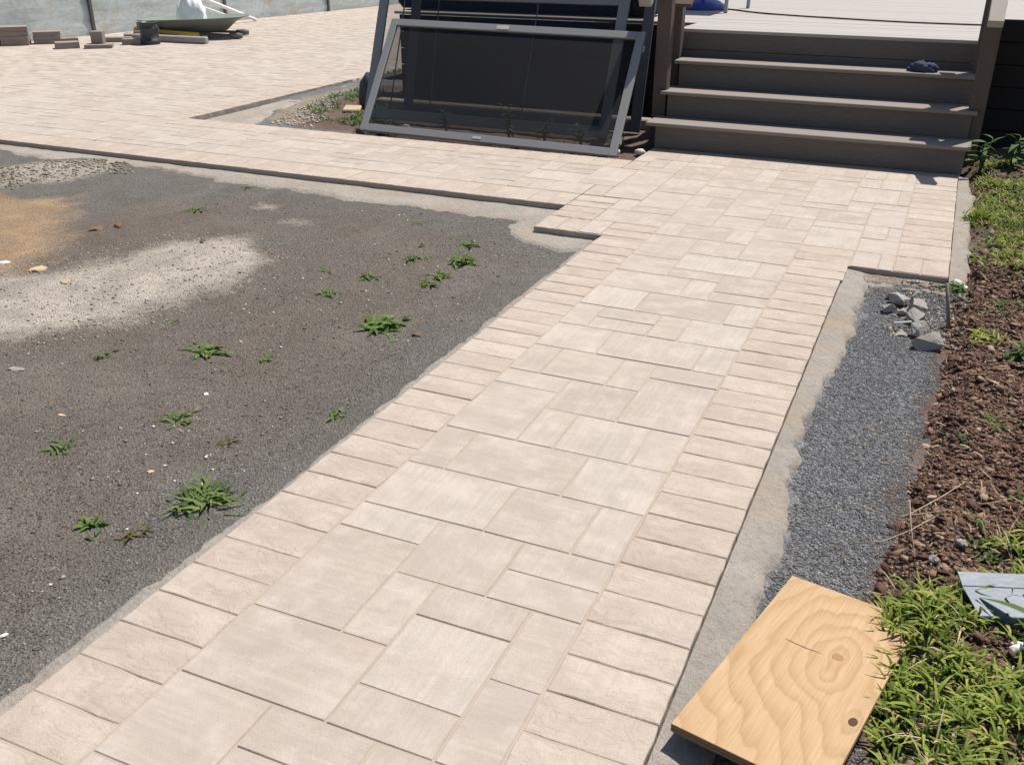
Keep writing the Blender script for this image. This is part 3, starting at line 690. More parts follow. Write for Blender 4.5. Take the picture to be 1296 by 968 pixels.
P = clump_pts(500, 10, lambda x, y: (x > .3) & (fbm(x, y, 3.1) > .35), .3, 1.6, 4.8, 7.8, .02)
blades('low_weeds', P, gz_soil, .02, .04, .007, .014, M['clover'], .5, 1.1)
P = clump_pts(150, 12, lambda x, y: (x > .2) & (fbm(x, y, 4.0) > .52), .2, 1.0, 2.5, 4.8, .014)
blades('low_weeds', P, gz_soil, .02, .05, .004, .010, M['clover'], .7, .9)
P = clump_pts(300, 10, lambda x, y: fbm(x, y, 3) > .44, -4.9, -2.3, 6.92, 7.5, .02)
blades('low_weeds', P, gz_in, .03, .09, .005, .012, M['weed'], .6, .7)
P = clump_pts(150, 10, lambda x, y: polydist(x, y, [(-5.35, 7.5), (-5.0, 7.2), (-4.6, 8.1), (-5.6, 8.9), (-5.72, 8.3)]) < .05, -5.7, -4.5, 7.0, 9.2, .02)
blades('low_weeds', P, gz_in, .03, .10, .005, .011, M['weed'], .6, .7)

def lying(name, P, zf, l0, l1, w0, w1, m):
    n = len(P); l = l0 + (l1 - l0) * rng.random(n) ** 2; wd = w0 + (w1 - w0) * rng.random(n); a = rng.random(n) * 6.28; d = np.stack([np.cos(a), np.sin(a)], 1); q = np.stack([-d[:, 1], d[:, 0]], 1)
    rise = (rng.random(n) - .35) * .5; V = []
    for k in range(4):
        f = k / 3; pos = P + d * (l * f)[:, None] + q * (l * .25 * (rng.random(n) - .5) * f)[:, None]; z = zf(P[:, 0], P[:, 1]) + .006 + l * np.maximum(rise, 0) * f; ww = wd * (.5 + .5 * math.sin(math.pi * (.1 + .8 * f))) / 2
        V += [np.c_[pos + q * ww[:, None], z], np.c_[pos - q * ww[:, None], z + ww * .6]]
    V = np.stack(V, 1); fc = np.array([(2 * k, 2 * k + 1, 2 * k + 3, 2 * k + 2) for k in range(3)])
    return tag(np_mesh(name, V.reshape(-1, 3), (fc[None] + (np.arange(n) * 8)[:, None, None]).reshape(-1, 4), m), kind='stuff')
P = scatter(2600, .0, .9, 1.3, 5.0, lambda x, y: x > soil_edge(y) - .05); lying('dry_litter', P, gz_soil, .008, .05, .0012, .005, M['litter'])
P = scatter(260, -.2, .12, 2.2, 3.2, lambda x, y: (rng.random(len(x)) < np.clip((x + .2) * 4, 0, 1)) & (fbm(x, y, 5) > .45)); lying('dry_litter', P, gz_right, .01, .04, .0012, .003, M['litter'])
P = scatter(170, -3.6, -1.8, 1.3, 4.9, lambda x, y: fbm(x, y, 1.7) > .5); lying('dry_litter', P, gz_left, .012, .05, .0015, .004, M['litter'])
P = scatter(500, .25, 1.4, 5.0, 7.6, lambda x, y: x > 0); lying('dry_litter', P, gz_soil, .015, .06, .002, .006, M['litter'])
# single weeds on the gravel
zero = lambda x, y: np.zeros_like(x)
_wi = [0]
def weed(x, y, r, n, label, m='weed', zf=gz_left, name='weed', h=.45, droop=.5):
    _wi[0] += 1; broad = .62 if n > 80 else (1.6 if _wi[0] % 3 == 0 else 1.0)
    r *= 1.3; r *= random.uniform(.85, 1.15); o_pts = rng.normal(0, r * (.2 if 'dry' in m else .26), (n, 2))
    n = int(n * 1.9)
    o_pts = np.r_[o_pts, rng.normal(0, r * (.22 if 'dry' in m else .3), (n - len(o_pts), 2))]
    ob = blades(name, o_pts, zero, r * .18, r * .85, max(.004, r * .07) * broad, max(.008, r * .16) * broad, M[m], droop, .75 if name == 'weed' else 1.1, tagit=False, lean=.7 if name == 'weed' else .15)
    ob.location = (x, y, float(zf(np.array([x]), np.array([y]))[0]))
    return tag(ob, label, 'weed', 'weeds sprouting on the gravel')
WEEDS = [(-2.386,4.139,.055,26,'small green weed alone, right of the sandy patch and nearest the top weed pair'),
 (-2.241,4.462,.065,34,'leafy weed highest of the slanting row of weeds in the gravel'),(-2.145,4.205,.075,46,'bushy weed just below the highest weed of the slanting row'),
 (-2.133,3.939,.065,34,'middle weed of the slanting row, touching its neighbour below'),(-2.137,3.81,.06,30,'lowest weed of the slanting row in the gravel'),
 (-2.438,3.775,.06,26,'weed left of the lowest weed of the slanting row'),(-2.691,3.778,.05,24,'weed beside the right tip of the sandy patch'),
 (-2.488,3.495,.05,26,'weed among pale scraps below the right tip of the sandy patch'),(-2.056,3.259,.085,60,'wide dark green weed clump midway along the gravel near the walkway'),
 (-2.695,4.71,.04,16,'tiny weed near the side path with white chips beside it'),(-2.183,4.943,.045,18,'tiny weed by the concrete at the inner corner of the paving'),
 (-1.75,2.455,.045,24,'weed growing against the concrete edging of the walkway'),(-1.80,1.833,.088,95,'largest weed, sprawling against the concrete edging near the front'),
 (-2.241,2.222,.06,30,'spreading weed alone in the brown gravel left of the walkway'),(-2.032,1.607,.055,28,'pale green weed nearest the front of the gravel'),
 (-2.467,1.906,.055,28,'weed with a brown stem at the lower left of the gravel'),(-2.911,2.54,.045,24,'small upright weed below the sandy patch at the left'),
 (-2.561,2.75,.065,32,'flat weed below the middle of the sandy patch'),(-2.908,2.944,.04,20,'low weed at the lower edge of the sandy patch'),
 (-4.079,4.441,.06,22,'weed on dark gravel between the sandy patch and the side path'),(-2.305,2.779,.04,14,'tiny weed right of the flat weed below the sandy patch')]
for a in WEEDS: weed(*a)
weed(-1.86, 1.628, .05, 22, 'brownish withered weed near the front of the gravel', 'weed_dry')
weed(-1.995, 2.177, .045, 16, 'reddish dry weed between the walkway and a pinkish chip', 'weed_dry')
weed(-2.448, 4.336, .035, 12, 'small yellowing weed left of the slanting row', 'weed_dry')
weed(-4.15, 5.02, .05, 16, 'faint weed against the concrete beside the side path')
weed(.29, 6.05, .13, 90, 'bright green grass tuft at the edge of the bed near the steps', 'grass', gz_soil, 'grass_tuft', .9, .35)
weed(.205, 4.77, .075, 40, 'dark leafy weed at the front right corner of the landing', 'clover', gz_soil)
weed(.31, 3.25, .06, 40, 'low green weed in the red soil opposite the straws', 'weed', gz_soil)
weed(.30, 4.0, .07, 45, 'rounded yellow green weed in the red soil near the stake', 'grass', gz_soil)

# ------------------------------------------------------------------ deck, stairs, railings
deck = empty('deck', (-2.2, 8.2, 0))
tag(deck, 'raised pale timber deck behind the stairs with dark board skirting', 'deck')
def part(mb, name, m, parent, smooth=False):
    o = mb.build(name, m, parent, smooth)
    if parent is not None:
        for v in o.data.vertices: v.co -= parent.location
    return o
DZ = .785
y = 8.0; k = 0
while y < 17:
    x0 = -2.08 if y < 8.45 else -5.05
    x1 = .12 if y < 8.2 else 3.4
    part(MB().box(((x0 + x1) / 2, y + .068, DZ - .0125 + random.uniform(-.001, .001)), (x1 - x0, .136, .025), .003), 'board', M['deckboard'], deck); y += .1405
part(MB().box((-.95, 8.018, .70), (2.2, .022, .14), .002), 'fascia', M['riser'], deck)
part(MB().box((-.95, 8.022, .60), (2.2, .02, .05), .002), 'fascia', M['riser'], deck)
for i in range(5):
    part(MB().box((-3.53, 8.50, .08 + i * .152), (2.84, .024, .146), .003), 'skirt_or_shade_fill_board', M['dark_board'], deck)  # dark boards added in place of the shaded void under the deck
    part(MB().box((-2.1, 8.26, .08 + i * .152), (.024, .48, .146), .003), 'skirt_or_shade_fill_board', M['dark_board'], deck)
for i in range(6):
    part(MB().box((1.8, 8.12, .07 + i * .156), (3.15, .03, .150), .003), 'skirt_or_shade_fill_board', M['dark_board'], deck)
part(MB().box((-3.53, 8.53, .38), (2.8, .02, .75), .002), 'backing', M['dark_board'], deck)  # added dark sheets keep the gaps between skirt boards from showing bright
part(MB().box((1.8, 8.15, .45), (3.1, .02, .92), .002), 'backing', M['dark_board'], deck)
part(MB().box((-3.6, 8.02, -.005), (2.7, .12, .12), .01), 'footing', M['concrete'], deck)

st = empty('stairs', (-.93, 7.4, 0)); tag(st, 'four step grey composite staircase rising from the landing to the deck', 'stairs')
TR = [(7.13, .19, 7.45), (7.42, .378, 7.74), (7.71, .575, 8.02)]
XL = [(-2.065, .187), (-2.05, .19), (-2.03, .19)]
for (y0, z, y1), (xa, xb) in zip(TR, XL):
    part(MB().box(((xa + xb) / 2, (y0 + y1) / 2, z - .0135), (xb - xa, y1 - y0, .027), .004), 'tread', M['composite'], st)
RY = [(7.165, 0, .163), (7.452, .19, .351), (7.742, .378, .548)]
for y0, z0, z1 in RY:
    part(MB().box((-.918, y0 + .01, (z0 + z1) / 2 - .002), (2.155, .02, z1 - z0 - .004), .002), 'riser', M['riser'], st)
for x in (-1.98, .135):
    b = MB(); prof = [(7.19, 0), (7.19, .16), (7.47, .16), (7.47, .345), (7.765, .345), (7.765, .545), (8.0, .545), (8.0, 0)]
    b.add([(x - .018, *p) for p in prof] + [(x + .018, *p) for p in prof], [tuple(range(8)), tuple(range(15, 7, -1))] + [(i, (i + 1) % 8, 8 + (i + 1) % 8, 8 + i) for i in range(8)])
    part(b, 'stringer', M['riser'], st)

def railing(x0, x1, label, railx, tilt=0):
    r = empty('stair_railing', ((x0 + x1) / 2, 7.52, 0)); tag(r, label, 'railing', 'stair railings')
    xc = (x0 + x1) / 2; wd = x1 - x0
    return r, xc, wd
rl, xc, wd = railing(-2.12, -2.015, 'weathered wooden stair railing on the left, beside the leaning screens', None)
part(MB().beam((xc, 7.52, .0), (xc, 7.52, 1.32), wd, .10, (0, 1, 0), .004), 'post', M['post_wood'], rl)
part(MB().beam((xc - .02, 7.92, .0), (xc - .02, 7.92, 1.75), wd, .10, (0, 1, 0), .004), 'post', M['post_wood'], rl)
part(MB().beam((-2.168, 7.27, 1.02), (-2.168, 8.2, 1.62), .092, .085, (0, 0, 1), .004), 'handrail', M['rail_wood'], rl)
part(MB().beam((-2.0, 7.60, .98), (-2.0, 7.88, 1.16), .03, .20, (1, 0, 0), .003), 'brace', M['post_wood'], rl)
rr, xc, wd = railing(.130, .235, 'weathered wooden stair railing on the right, beside the dark skirting', None)
part(MB().beam((xc, 7.52, .0), (xc, 7.52, 1.08), wd, .10, (0, 1, 0), .004), 'post', M['post_wood'], rr)
part(MB().beam((xc - .02, 7.92, .0), (xc - .02, 7.92, 1.65), wd, .10, (0, 1, 0), .004), 'post', M['post_wood'], rr)
part(MB().beam((xc, 7.22, .955), (xc, 8.3, 1.66), .095, .05, (0, 0, 1), .004), 'handrail', M['rail_wood'], rr)

# ------------------------------------------------------------------ leaning screens
def screen(label, bl, br, tl, tr_, fm, pane, w_=.05, dep=.028, mull=(), sticker=False, topw=None):
    bl, br, tl, tr_ = map(Vector, (bl, br, tl, tr_)); c = (bl + br) / 2
    e = empty('screen_panel', c); tag(e, label, 'screen panel', 'screen panels leaning by the deck')
    nrm = (br - bl).cross(tl - bl).normalized(); ux = (br - bl).normalized(); uy = (tl - bl).normalized()
    def bar(a, b, nm, ww=w_): return part(MB().beam(a, b, ww, dep, nrm, .003), nm, fm, e)
    h = w_ / 2
    bar(bl + ux * h, tl + ux * h, 'stile'); bar(br - ux * h, tr_ - ux * h, 'stile')
    bar(bl + uy * h + ux * w_, br + uy * h - ux * w_, 'rail'); bar(tl - uy * h + ux * w_, tr_ - uy * h - ux * w_, 'rail', topw or w_)
    ins = [bl + ux * w_ * .8 + uy * w_ * .8, br - ux * w_ * .8 + uy * w_ * .8, tr_ - ux * w_ * .8 - uy * w_ * .8, tl + ux * w_ * .8 - uy * w_ * .8]
    b = MB(); b.add([p + nrm * .001 for p in ins] + [p - nrm * .001 for p in ins], [(0, 1, 2, 3), (7, 6, 5, 4), (0, 4, 5, 1), (1, 5, 6, 2), (2, 6, 7, 3), (3, 7, 4, 0)])
    pn = part(b, 'mesh_pane', pane, e)
    for f in mull: part(MB().beam(bl + (br - bl) * f + uy * w_, tl + (tr_ - tl) * f - uy * w_, .010, .010, ux, .002), 'mullion', M['alum_dark'], e)
    if sticker:
        for q, ww, hh, nm in ((tl + (tr_ - tl) * .47 - uy * h, .11, .034, 'sticker'), (bl + (br - bl) * .485 + uy * h, .075, .02, 'latch_tab')):
            sgn = 1 if nrm.y < 0 else -1
            part(MB().box(q + nrm * sgn * (dep / 2 + .002), (ww, hh, .003), .0006, Matrix((ux, uy, nrm)).transposed()), nm, M['sticker'], e)
        q = tr_ - uy * .14 + ux * .008
        part(MB().box(q, (.02, .05, .02), .003, Matrix((ux, uy, nrm)).transposed()), 'latch', fm, e)
        q = br + uy * .12 + ux * .008
        part(MB().box(q, (.018, .04, .018), .003, Matrix((ux, uy, nrm)).transposed()), 'latch', fm, e)
    return e
screen('front grey framed dark mesh screen with a paper sticker on its top rail', (-4.385, 6.80, .004), (-2.145, 6.70, .004), (-4.44, 7.50, .805), (-2.19, 7.42, .792), M['alum'], M['mesh'], .062, .03, (), True)
screen('taller grey framed tinted screen directly behind the front screen', (-4.76, 7.46, -.02), (-2.46, 7.44, -.02), (-4.76, 7.88, 1.02), (-2.46, 7.86, 1.02), M['alum'], M['glass'], .085, .03, (.11, .66), False, .07)
screen('rearmost narrow framed dark screen standing against the deck edge', (-4.55, 7.80, -.02), (-2.30, 7.78, -.02), (-4.50, 8.10, 1.45), (-2.27, 8.05, 1.45), M['alum_dark'], M['mesh'], .085, .03, (.12,))

# things on the deck
def crumple(name, loc, sx, sy, sz, m, seed, sub=4, amp=.5, freq=2.2):
    bm = bmesh.new(); bmesh.ops.create_icosphere(bm, subdivisions=sub, radius=1); r = np.random.default_rng(seed); off = r.random(3) * 40
    co = np.array([v.co[:] for v in bm.verts]); n = 0; a = 1; f = freq
    for k in range(4):
        q = co * f + off + k * 7
        n = n + a * (1 - 2 * np.abs(vnoise(q[:, 0] + q[:, 2] * .7, q[:, 1] - q[:, 2] * .6) - .5)); a *= .55; f *= 1.9
    n = n / n.max(); co = co * (1 - amp + amp * 1.3 * n)[:, None]; co[:, 2] = np.where(co[:, 2] < -.35, -.35, co[:, 2]) + .35
    for v, c in zip(bm.verts, co): v.co = (c[0] * sx, c[1] * sy, c[2] * sz)
    me = bpy.data.meshes.new(name); bm.to_mesh(me); bm.free(); me.materials.append(m); me.shade_smooth(); o = link(name, me); o.location = loc; return o
tag(crumple('cloth', (-.215, 7.80, .575), .105, .05, .055, M['cloth'], 3, 4, .62, 2.6), 'crumpled dark blue cloth lying on the top tread of the stairs', 'cloth')
b = MB(); b.box((-3.85, 9.0, DZ + .12), (2.6, .45, .22), .05)
nv = b.build('covered_bundle', M['navy']); tag(nv, 'long low dark navy bundle on the deck behind the leaning screens', 'bundle')
blu = empty('parasol_base', (-2.33, 10.1, DZ)); tag(blu, 'shiny blue domed plastic base standing on the deck by the cord', 'parasol base')
part(MB().lathe([(.0, DZ), (.24, DZ), (.245, DZ + .012), (.225, DZ + .04), (.17, DZ + .075), (.10, DZ + .10), (.05, DZ + .11), (.0, DZ + .112)], 32, (-2.42, 10.12, 0)), 'shell', M['blue'], blu, True)
part(MB().tube([(-2.42, 10.12, DZ + .1), (-2.42, 10.12, DZ + .45)], .03, 12), 'socket', M['blue'], blu)
tb = empty('patio_table', (-2.5, 10.1, DZ)); tag(tb, 'thin grey legged table on the deck, only its slim legs in view', 'table')
for p, nm in (((-2.09, 9.69), 0), ((-2.02, 10.39), 0), ((-2.95, 9.72), 0), ((-2.9, 10.42), 0)): part(MB().beam((*p, DZ), (p[0] + .01, p[1], DZ + .70), .035, .022, (0, 1, 0), .004), 'leg', M['steel'], tb)
part(MB().box((-2.49, 10.05, DZ + .715), (1.0, .85, .03), .006), 'tabletop', M['steel'], tb)
CP = [(-2.40, 10.5), (-2.32, 10.24), (-2.07, 10.02), (-1.79, 9.76), (-1.39, 9.56), (-.9, 9.40), (-.43, 9.29), (.1, 9.28), (.6, 9.33), (1.4, 9.2)]
cc = []
for i in range(len(CP) - 1):
    for f in np.linspace(0, 1, 7)[:-1]:
        p0, p1, p2, p3 = [np.array(CP[min(max(i + d, 0), len(CP) - 1)]) for d in (-1, 0, 1, 2)]
        q = .5 * (2 * p1 + (p2 - p0) * f + (2 * p0 - 5 * p1 + 4 * p2 - p3) * f * f + (3 * p1 - p0 - 3 * p2 + p3) * f ** 3); cc.append((q[0], q[1], DZ + .008))
tag(MB().tube(cc, .0075, 6).build('power_cord', M['cord'], None, True), 'thin dark cord snaking across the pale deck boards', 'cord')
# bits by the screens
tag(crumple('plastic_scrap', (-5.02, 8.0, -.03), .10, .12, .26, M['black_plastic'], 8, 3, .35, 1.2), 'dark grey lump of plastic behind the left end of the screens', 'scrap')
b = MB(); b.box((-5.05, 7.72, -.01), (.16, .12, .03), .01, Matrix.Rotation(.3, 3, 'Z') @ Matrix.Rotation(.25, 3, 'X')); tag(b.build('foam_scrap', M['tan']), 'pale tan slab scrap beside the left end of the screens', 'scrap')
tag(crumple('plastic_wrap', (-4.28, 6.98, -.03), .05, .04, .03, M['white_plastic'], 9, 3, .6, 2.5), 'crumpled shiny clear wrapper behind the lower left corner of the front screen', 'wrapper')
tag(crumple('paper_scrap', (-3.98, 6.86, .0), .05, .02, .06, M['offwhite'], 10, 2, .5), 'small pale scrap behind the bottom rail of the front screen', 'scrap')
for i, (x, yy, l) in enumerate([(-2.06, 7.02, 'twisted white scrap of paper in the shade left of the stairs, nearest the bottom step'), (-2.22, 6.95, 'tiny yellowish scrap beside the right stile of the front screen')]):
    tag(crumple('paper_scrap', (x, yy, -.03), .045 - .02 * i, .02, .03, M['offwhite'], 20 + i, 2, .6), l, 'scrap')

# ------------------------------------------------------------------ panel wall at the far left
wl = empty('panel_wall', (-11.95, 15, 0)); tag(wl, 'mottled grey green sheet metal wall along the far edge of the patio', 'wall')
seams = [6.4, 8.3, 10.09, 11.72, 14.5, 17.3, 20.1, 22.9, 25.7]
for a, b_ in zip(seams[:-1], seams[1:]):
    b = MB(); nz_ = 18; ny_ = 10; vs = []
    for i in range(nz_ + 1):
        for j in range(ny_ + 1):
            z = -.05 + 2.35 * i / nz_; yy = a + .02 + (b_ - a - .04) * j / ny_
            vs.append((-12.0 + (yy - 14.6) * .1 + .012 * math.sin(z * 26) + .008 * math.sin(yy * 5 + a), yy, z))
    b.add(vs, [(i * (ny_ + 1) + j, i * (ny_ + 1) + j + 1, (i + 1) * (ny_ + 1) + j + 1, (i + 1) * (ny_ + 1) + j) for i in range(nz_) for j in range(ny_)])
    part(b, 'panel', M['wall'], wl, True)
for s in seams: part(MB().box((-11.985 + (s - 14.6) * .1, s, 1.12), (.04, .06, 2.36), .006), 'seam_strip', M['seam'], wl)
part(MB().box((-12.0 + .1 - .07, 15.6, 1.1), (.06, 20, 2.3), .004, Matrix.Rotation(-math.atan(.1), 3, 'Z')), 'backing', M['seam'], wl)

# ------------------------------------------------------------------ tools and stacks on the patio
def stack(name, label, base, rows, rz, sx=.26, sy=.13, h=.062):
    e = empty(name, (*base, 0), rz); tag(e, label, 'paver stack' if rows > 1 else 'paver')
    for r_ in range(rows):
        b = MB().box((0, 0, h / 2 + r_ * (h + .001)), (sx, sy, h), .004, Matrix.Rotation(random.uniform(-.05, .05), 3, 'Z'))
        b.build('paver', M['brick_paver'], e)
    return e
def lone(label, base, rz, sx=.26, sy=.13, h=.065, z=0, m='brick_paver'):
    o = MB().box((0, 0, h / 2), (sx, sy, h), .004).build('loose_paver', M[m]); o.location = (*base, z); o.rotation_euler.z = rz
    return tag(o, label, 'paver', 'loose pavers near the wall')
R38 = math.radians(45)
stack('paver_stack', 'tallest stack of brown pavers at the left end by the wall', (-12.22, 10.22), 4, R38, .36, .26)
stack('paver_stack', 'lower paver stack right of the tallest stack by the wall', (-11.98, 10.56), 3, R38, .36, .22, .055)
lone('grey paver lying in front of a smaller one, right of the stacks', (-11.25, 10.22), R38 + .15, .30, .2, .085)
lone('small paver tucked behind the grey one near the wall', (-11.5, 10.5), R38 + .3, .22, .12, .1)
lone('thin dark slab lying under an upright block', (-10.9, 10.45), R38 - .1, .36, .25, .05)
lone('upright grey block standing on the thin dark slab', (-10.95, 10.50), R38 - .3, .16, .13, .16, .052)
lone('flat paver just left of the black bucket', (-10.78, 10.95), R38 - .2, .26, .13, .08)
lone('long flat paver behind the one left of the bucket', (-11.25, 11.15), R38 - .3, .40, .15, .065)
lone('lower paver of the pair behind the black bucket', (-11.1, 11.55), R38 - .1, .30, .2, .13)
lone('upper paver of the pair behind the black bucket', (-11.12, 11.62), R38, .26, .18, .12, .132)
bk = empty('bucket', (-10.58, 11.1, 0)); tag(bk, 'black plastic bucket with moulded ribs beside the pavers', 'bucket')
part(MB().lathe([(.0, .02), (.125, .0), (.135, .02), (.137, .06), (.125, .065), (.125, .20), (.132, .205), (.132, .225), (.126, .23), (.128, .285), (.134, .29), (.134, .30), (.120, .30), (.112, .05), (0, .045)], 28, (-10.58, 11.1, 0)), 'body', M['black_plastic'], bk, True)
part(MB().tube([(-10.58 + .135 * math.cos(a), 11.1 + .135 * math.sin(a), .27 - .12 * math.sin(a / 1)) for a in np.linspace(0, math.pi, 12)], .004, 6), 'handle', M['steel'], bk)
tag(MB().beam((-11.35, 11.62, .135), (-10.30, 11.78, .085), .075, .05, (0, 0, 1), .006).build('yellow_board', M['yellow']), 'yellow wooden batten lying across the pavers behind the bucket', 'batten')
tag(MB().beam((-11.3, 11.36, .05), (-9.87, 11.46, .05), .09, .09, (0, 0, 1), .012).build('grey_plank', M['grey_pipe']), 'long grey plank on the paving in front of the wheelbarrow', 'plank')
# wheelbarrow
wb = empty('wheelbarrow', (-10.6, 12.1, 0)); tag(wb, 'grey green wheelbarrow with a shallow tray holding a white bag', 'wheelbarrow')
ux, uy = Vector((.88, .47, 0)), Vector((-.47, .88, 0)); C0 = Vector((-10.63, 12.12, 0))
def ovalring(a, b_, z, sh=0, n=36, p=2.6):
    out = []
    for k in range(n):
        t = 2 * math.pi * k / n; c, s = math.cos(t), math.sin(t)
        out.append(C0 + ux * (sh + a * abs(c) ** (2 / p) * (1 if c > 0 else -1)) + uy * (b_ * abs(s) ** (2 / p) * (1 if s > 0 else -1)) + Vector((0, 0, z + .03 * c)))
    return out
rings = [ovalring(.40, .18, .08, .08), ovalring(.62, .32, .20), ovalring(.80, .42, .285), ovalring(.83, .44, .293), ovalring(.83, .44, .278), ovalring(.79, .41, .280), ovalring(.60, .30, .20), ovalring(.38, .17, .10, .08)]
b = MB(); n = 36; b.add([p for r in rings for p in r], [(i * n + k, i * n + (k + 1) % n, (i + 1) * n + (k + 1) % n, (i + 1) * n + k) for i in range(7) for k in range(n)] + [tuple(range(n))[::-1], tuple(range(7 * n, 8 * n))])
part(b, 'tray', M['barrow'], wb, True)
for s in (-1, 1):
    part(MB().tube([C0 + ux * -.6 + uy * .10 * s + Vector((0, 0, .09)), C0 + ux * .2 + uy * .2 * s + Vector((0, 0, .07)), C0 + ux * .62 + uy * .27 * s + Vector((0, 0, .05))], .02, 8), 'handle', M['rubber'], wb, True)
    part(MB().tube([C0 + ux * .55 + uy * .265 * s + Vector((0, 0, .055)), C0 + ux * .66 + uy * .28 * s + Vector((0, 0, .05)), C0 + ux * .74 + uy * .285 * s + Vector((0, 0, .045))], [.03, .048, .032], 10), 'grip', M['rubber'], wb, True)
    part(MB().tube([C0 + ux * .1 + uy * .2 * s + Vector((0, 0, .09)), C0 + ux * .15 + uy * .24 * s + Vector((0, 0, .0))], .015, 8), 'leg', M['rubber'], wb)
b = MB(); wc = C0 + ux * -.72 + Vector((0, 0, .12)); pts = [wc + ux * .085 * math.cos(a) + Vector((0, 0, .085 * math.sin(a))) for a in np.linspace(0, 2 * math.pi, 19)]
part(b.tube(pts, .034, 8, False), 'wheel', M['rubber'], wb, True)
tag(crumple('white_bag', (-10.76, 12.22, .2), .24, .17, .30, M['white_plastic'], 31, 4, .45, 1.8), 'crumpled white plastic bag heaped in the wheelbarrow', 'bag')
tag(crumple('plastic_sheet', (-11.05, 12.0, 0), .22, .14, .14, M['white_plastic'], 33, 3, .5, 1.6), 'white plastic sheet on the paving under the wheelbarrow', 'sheet')
tag(MB().tube([(-11.55, 14.75, .03), (-11.78, 13.75, .42), (-11.95, 12.6, .86)], .03, 10).build('white_pipe', M['white_plastic'], None, True), 'thicker white pipe leaning along the wall behind the wheelbarrow, reaching the paving', 'pipe')
tag(MB().tube([(-11.45, 13.9, .16), (-11.7, 13.2, .42), (-11.8, 12.4, .75)], .016, 8).build('white_pipe', M['white_plastic'], None, True), 'thinner white pipe in front of the thicker one behind the wheelbarrow', 'pipe')

# ------------------------------------------------------------------ rocks, stake, debris
def rock(label, x, y, z, sx, sy, sz, seed, m='rock', name='concrete_chunk', cat='rock', group='broken concrete chunks by the landing', rz=None):
    r = random.Random(seed); bm = bmesh.new()
    for i in range(9):
        a = 2.4 * i + r.uniform(-.6, .6); e_ = -.75 + 1.6 * i / 8; q = math.sqrt(max(0, 1 - e_ * e_)); k = r.uniform(.82, 1.12)
        bm.verts.new((math.cos(a) * q * sx * k, math.sin(a) * q * sy * k, min(max(e_, -.4), .62 + .25 * math.cos(a)) * sz * k))
    bmesh.ops.convex_hull(bm, input=bm.verts[:]); 
    for v in [v for v in bm.verts if not v.link_faces]: bm.verts.remove(v)
    bmesh.ops.triangulate(bm, faces=bm.faces[:]); bmesh.ops.subdivide_edges(bm, edges=bm.edges[:], cuts=3, use_grid_fill=True)
    for v in bm.verts:
        j = min(sx, sy, sz) * .035; v.co += Vector((r.uniform(-j, j), r.uniform(-j, j), r.uniform(-j, j)))
    me = bpy.data.meshes.new(name); bm.to_mesh(me); bm.free(); me.materials.append(M[m]); o = link(name, me); o.location = (x, y, z); o.rotation_euler.z = rz or 0
    return tag(o, label, cat, group)
ROCKS = [('largest pale concrete chunk, nearest the viewer in the rubble', .092, 3.97, -.022, .082, .062, .068, 4),
 ('pointed concrete chunk leaning against the largest one', .045, 4.09, -.005, .048, .05, .052, 12),
 ('flat light topped chunk in the middle of the rubble', .03, 4.24, -.005, .065, .05, .048, 23),
 ('dark sided chunk behind the light topped one', .03, 4.40, -.005, .06, .045, .045, 34),
 ('long dark chunk at the upper left of the rubble', -.055, 4.46, -.005, .055, .06, .042, 45),
 ('chunk at the back of the rubble nearest the landing edge', .025, 4.56, -.01, .048, .03, .035, 56),
 ('small grey chunk at the left end of the rubble', -.092, 4.35, -.015, .035, .045, .03, 67),
 ('small round chunk between the left end and the middle of the rubble', -.026, 4.34, -.018, .024, .026, .022, 78),
 ('small pinkish white chip left of the pointed chunk', -.015, 4.07, -.025, .032, .026, .018, 89),
 ('white chunk beside the weed at the corner of the landing', .185, 4.80, -.01, .035, .03, .035, 90),
 ('low white chunk right of the weed at the corner of the landing', .225, 4.75, -.005, .035, .022, .018, 91),
 ('small grey chunk behind the long dark one', -.085, 4.53, -.02, .03, .02, .022, 92)]
for i, r_ in enumerate(ROCKS): rock(*r_[:3], r_[3] - (.012 if i else 0), *r_[4:], rz=i * .9, m='offwhite' if 'white ch' in r_[0] and 'pink' not in r_[0] else 'rock')
tag(MB().tube([(.167, 4.2, -.05), (.150, 4.2, .05), (.124, 4.21, .165)], .008, 8).build('steel_stake', M['rust'], None, True), 'short rusty steel stake standing in the rubble at the bed edge', 'stake')
tag(MB().tube([(-.05, 4.155, -.02), (.017, 4.185, -.015)], .004, 6).build('white_stick', M['offwhite']), 'short white stick lying beside the pinkish white chip', 'stick')
def bit(label, x, y, sx, sy, sz, m, seed, name, cat):
    rock(label, x, y, float(gz_left(np.array([x]), np.array([y]))[0]) + sz * .2, sx, sy, sz, seed, m, name, cat, 'scraps lying on the gravel', rz=seed)
bit('off white flat stone at the left edge of the picture below the orange sand', -4.26, 3.21, .05, .028, .014, 'offwhite', 101, 'stone', 'stone')
bit('curled brown dead leaf, left of a pair above the sandy patch', -4.31, 3.88, .05, .035, .02, 'brown_leaf', 102, 'dead_leaf', 'leaf')
bit('curled brown dead leaf, right of a pair above the sandy patch', -4.24, 3.98, .04, .03, .03, 'brown_leaf', 103, 'dead_leaf', 'leaf')
bit('pale flake in the brown gravel at the lower left', -2.65, 2.083, .022, .009, .005, 'tan', 104, 'white_chip', 'chip')
bit('pinkish chip in the gravel between the walkway and the left weeds', -2.087, 1.91, .014, .012, .006, 'tan', 105, 'stone_chip', 'chip')
bit('small white chip right of the spreading weed', -2.308, 2.432, .015, .01, .006, 'offwhite', 106, 'white_chip', 'chip')
bit('flat pale scrap at the left edge of the picture below the sandy patch', -3.12, 2.30, .04, .02, .008, 'rock', 107, 'flat_scrap', 'scrap')
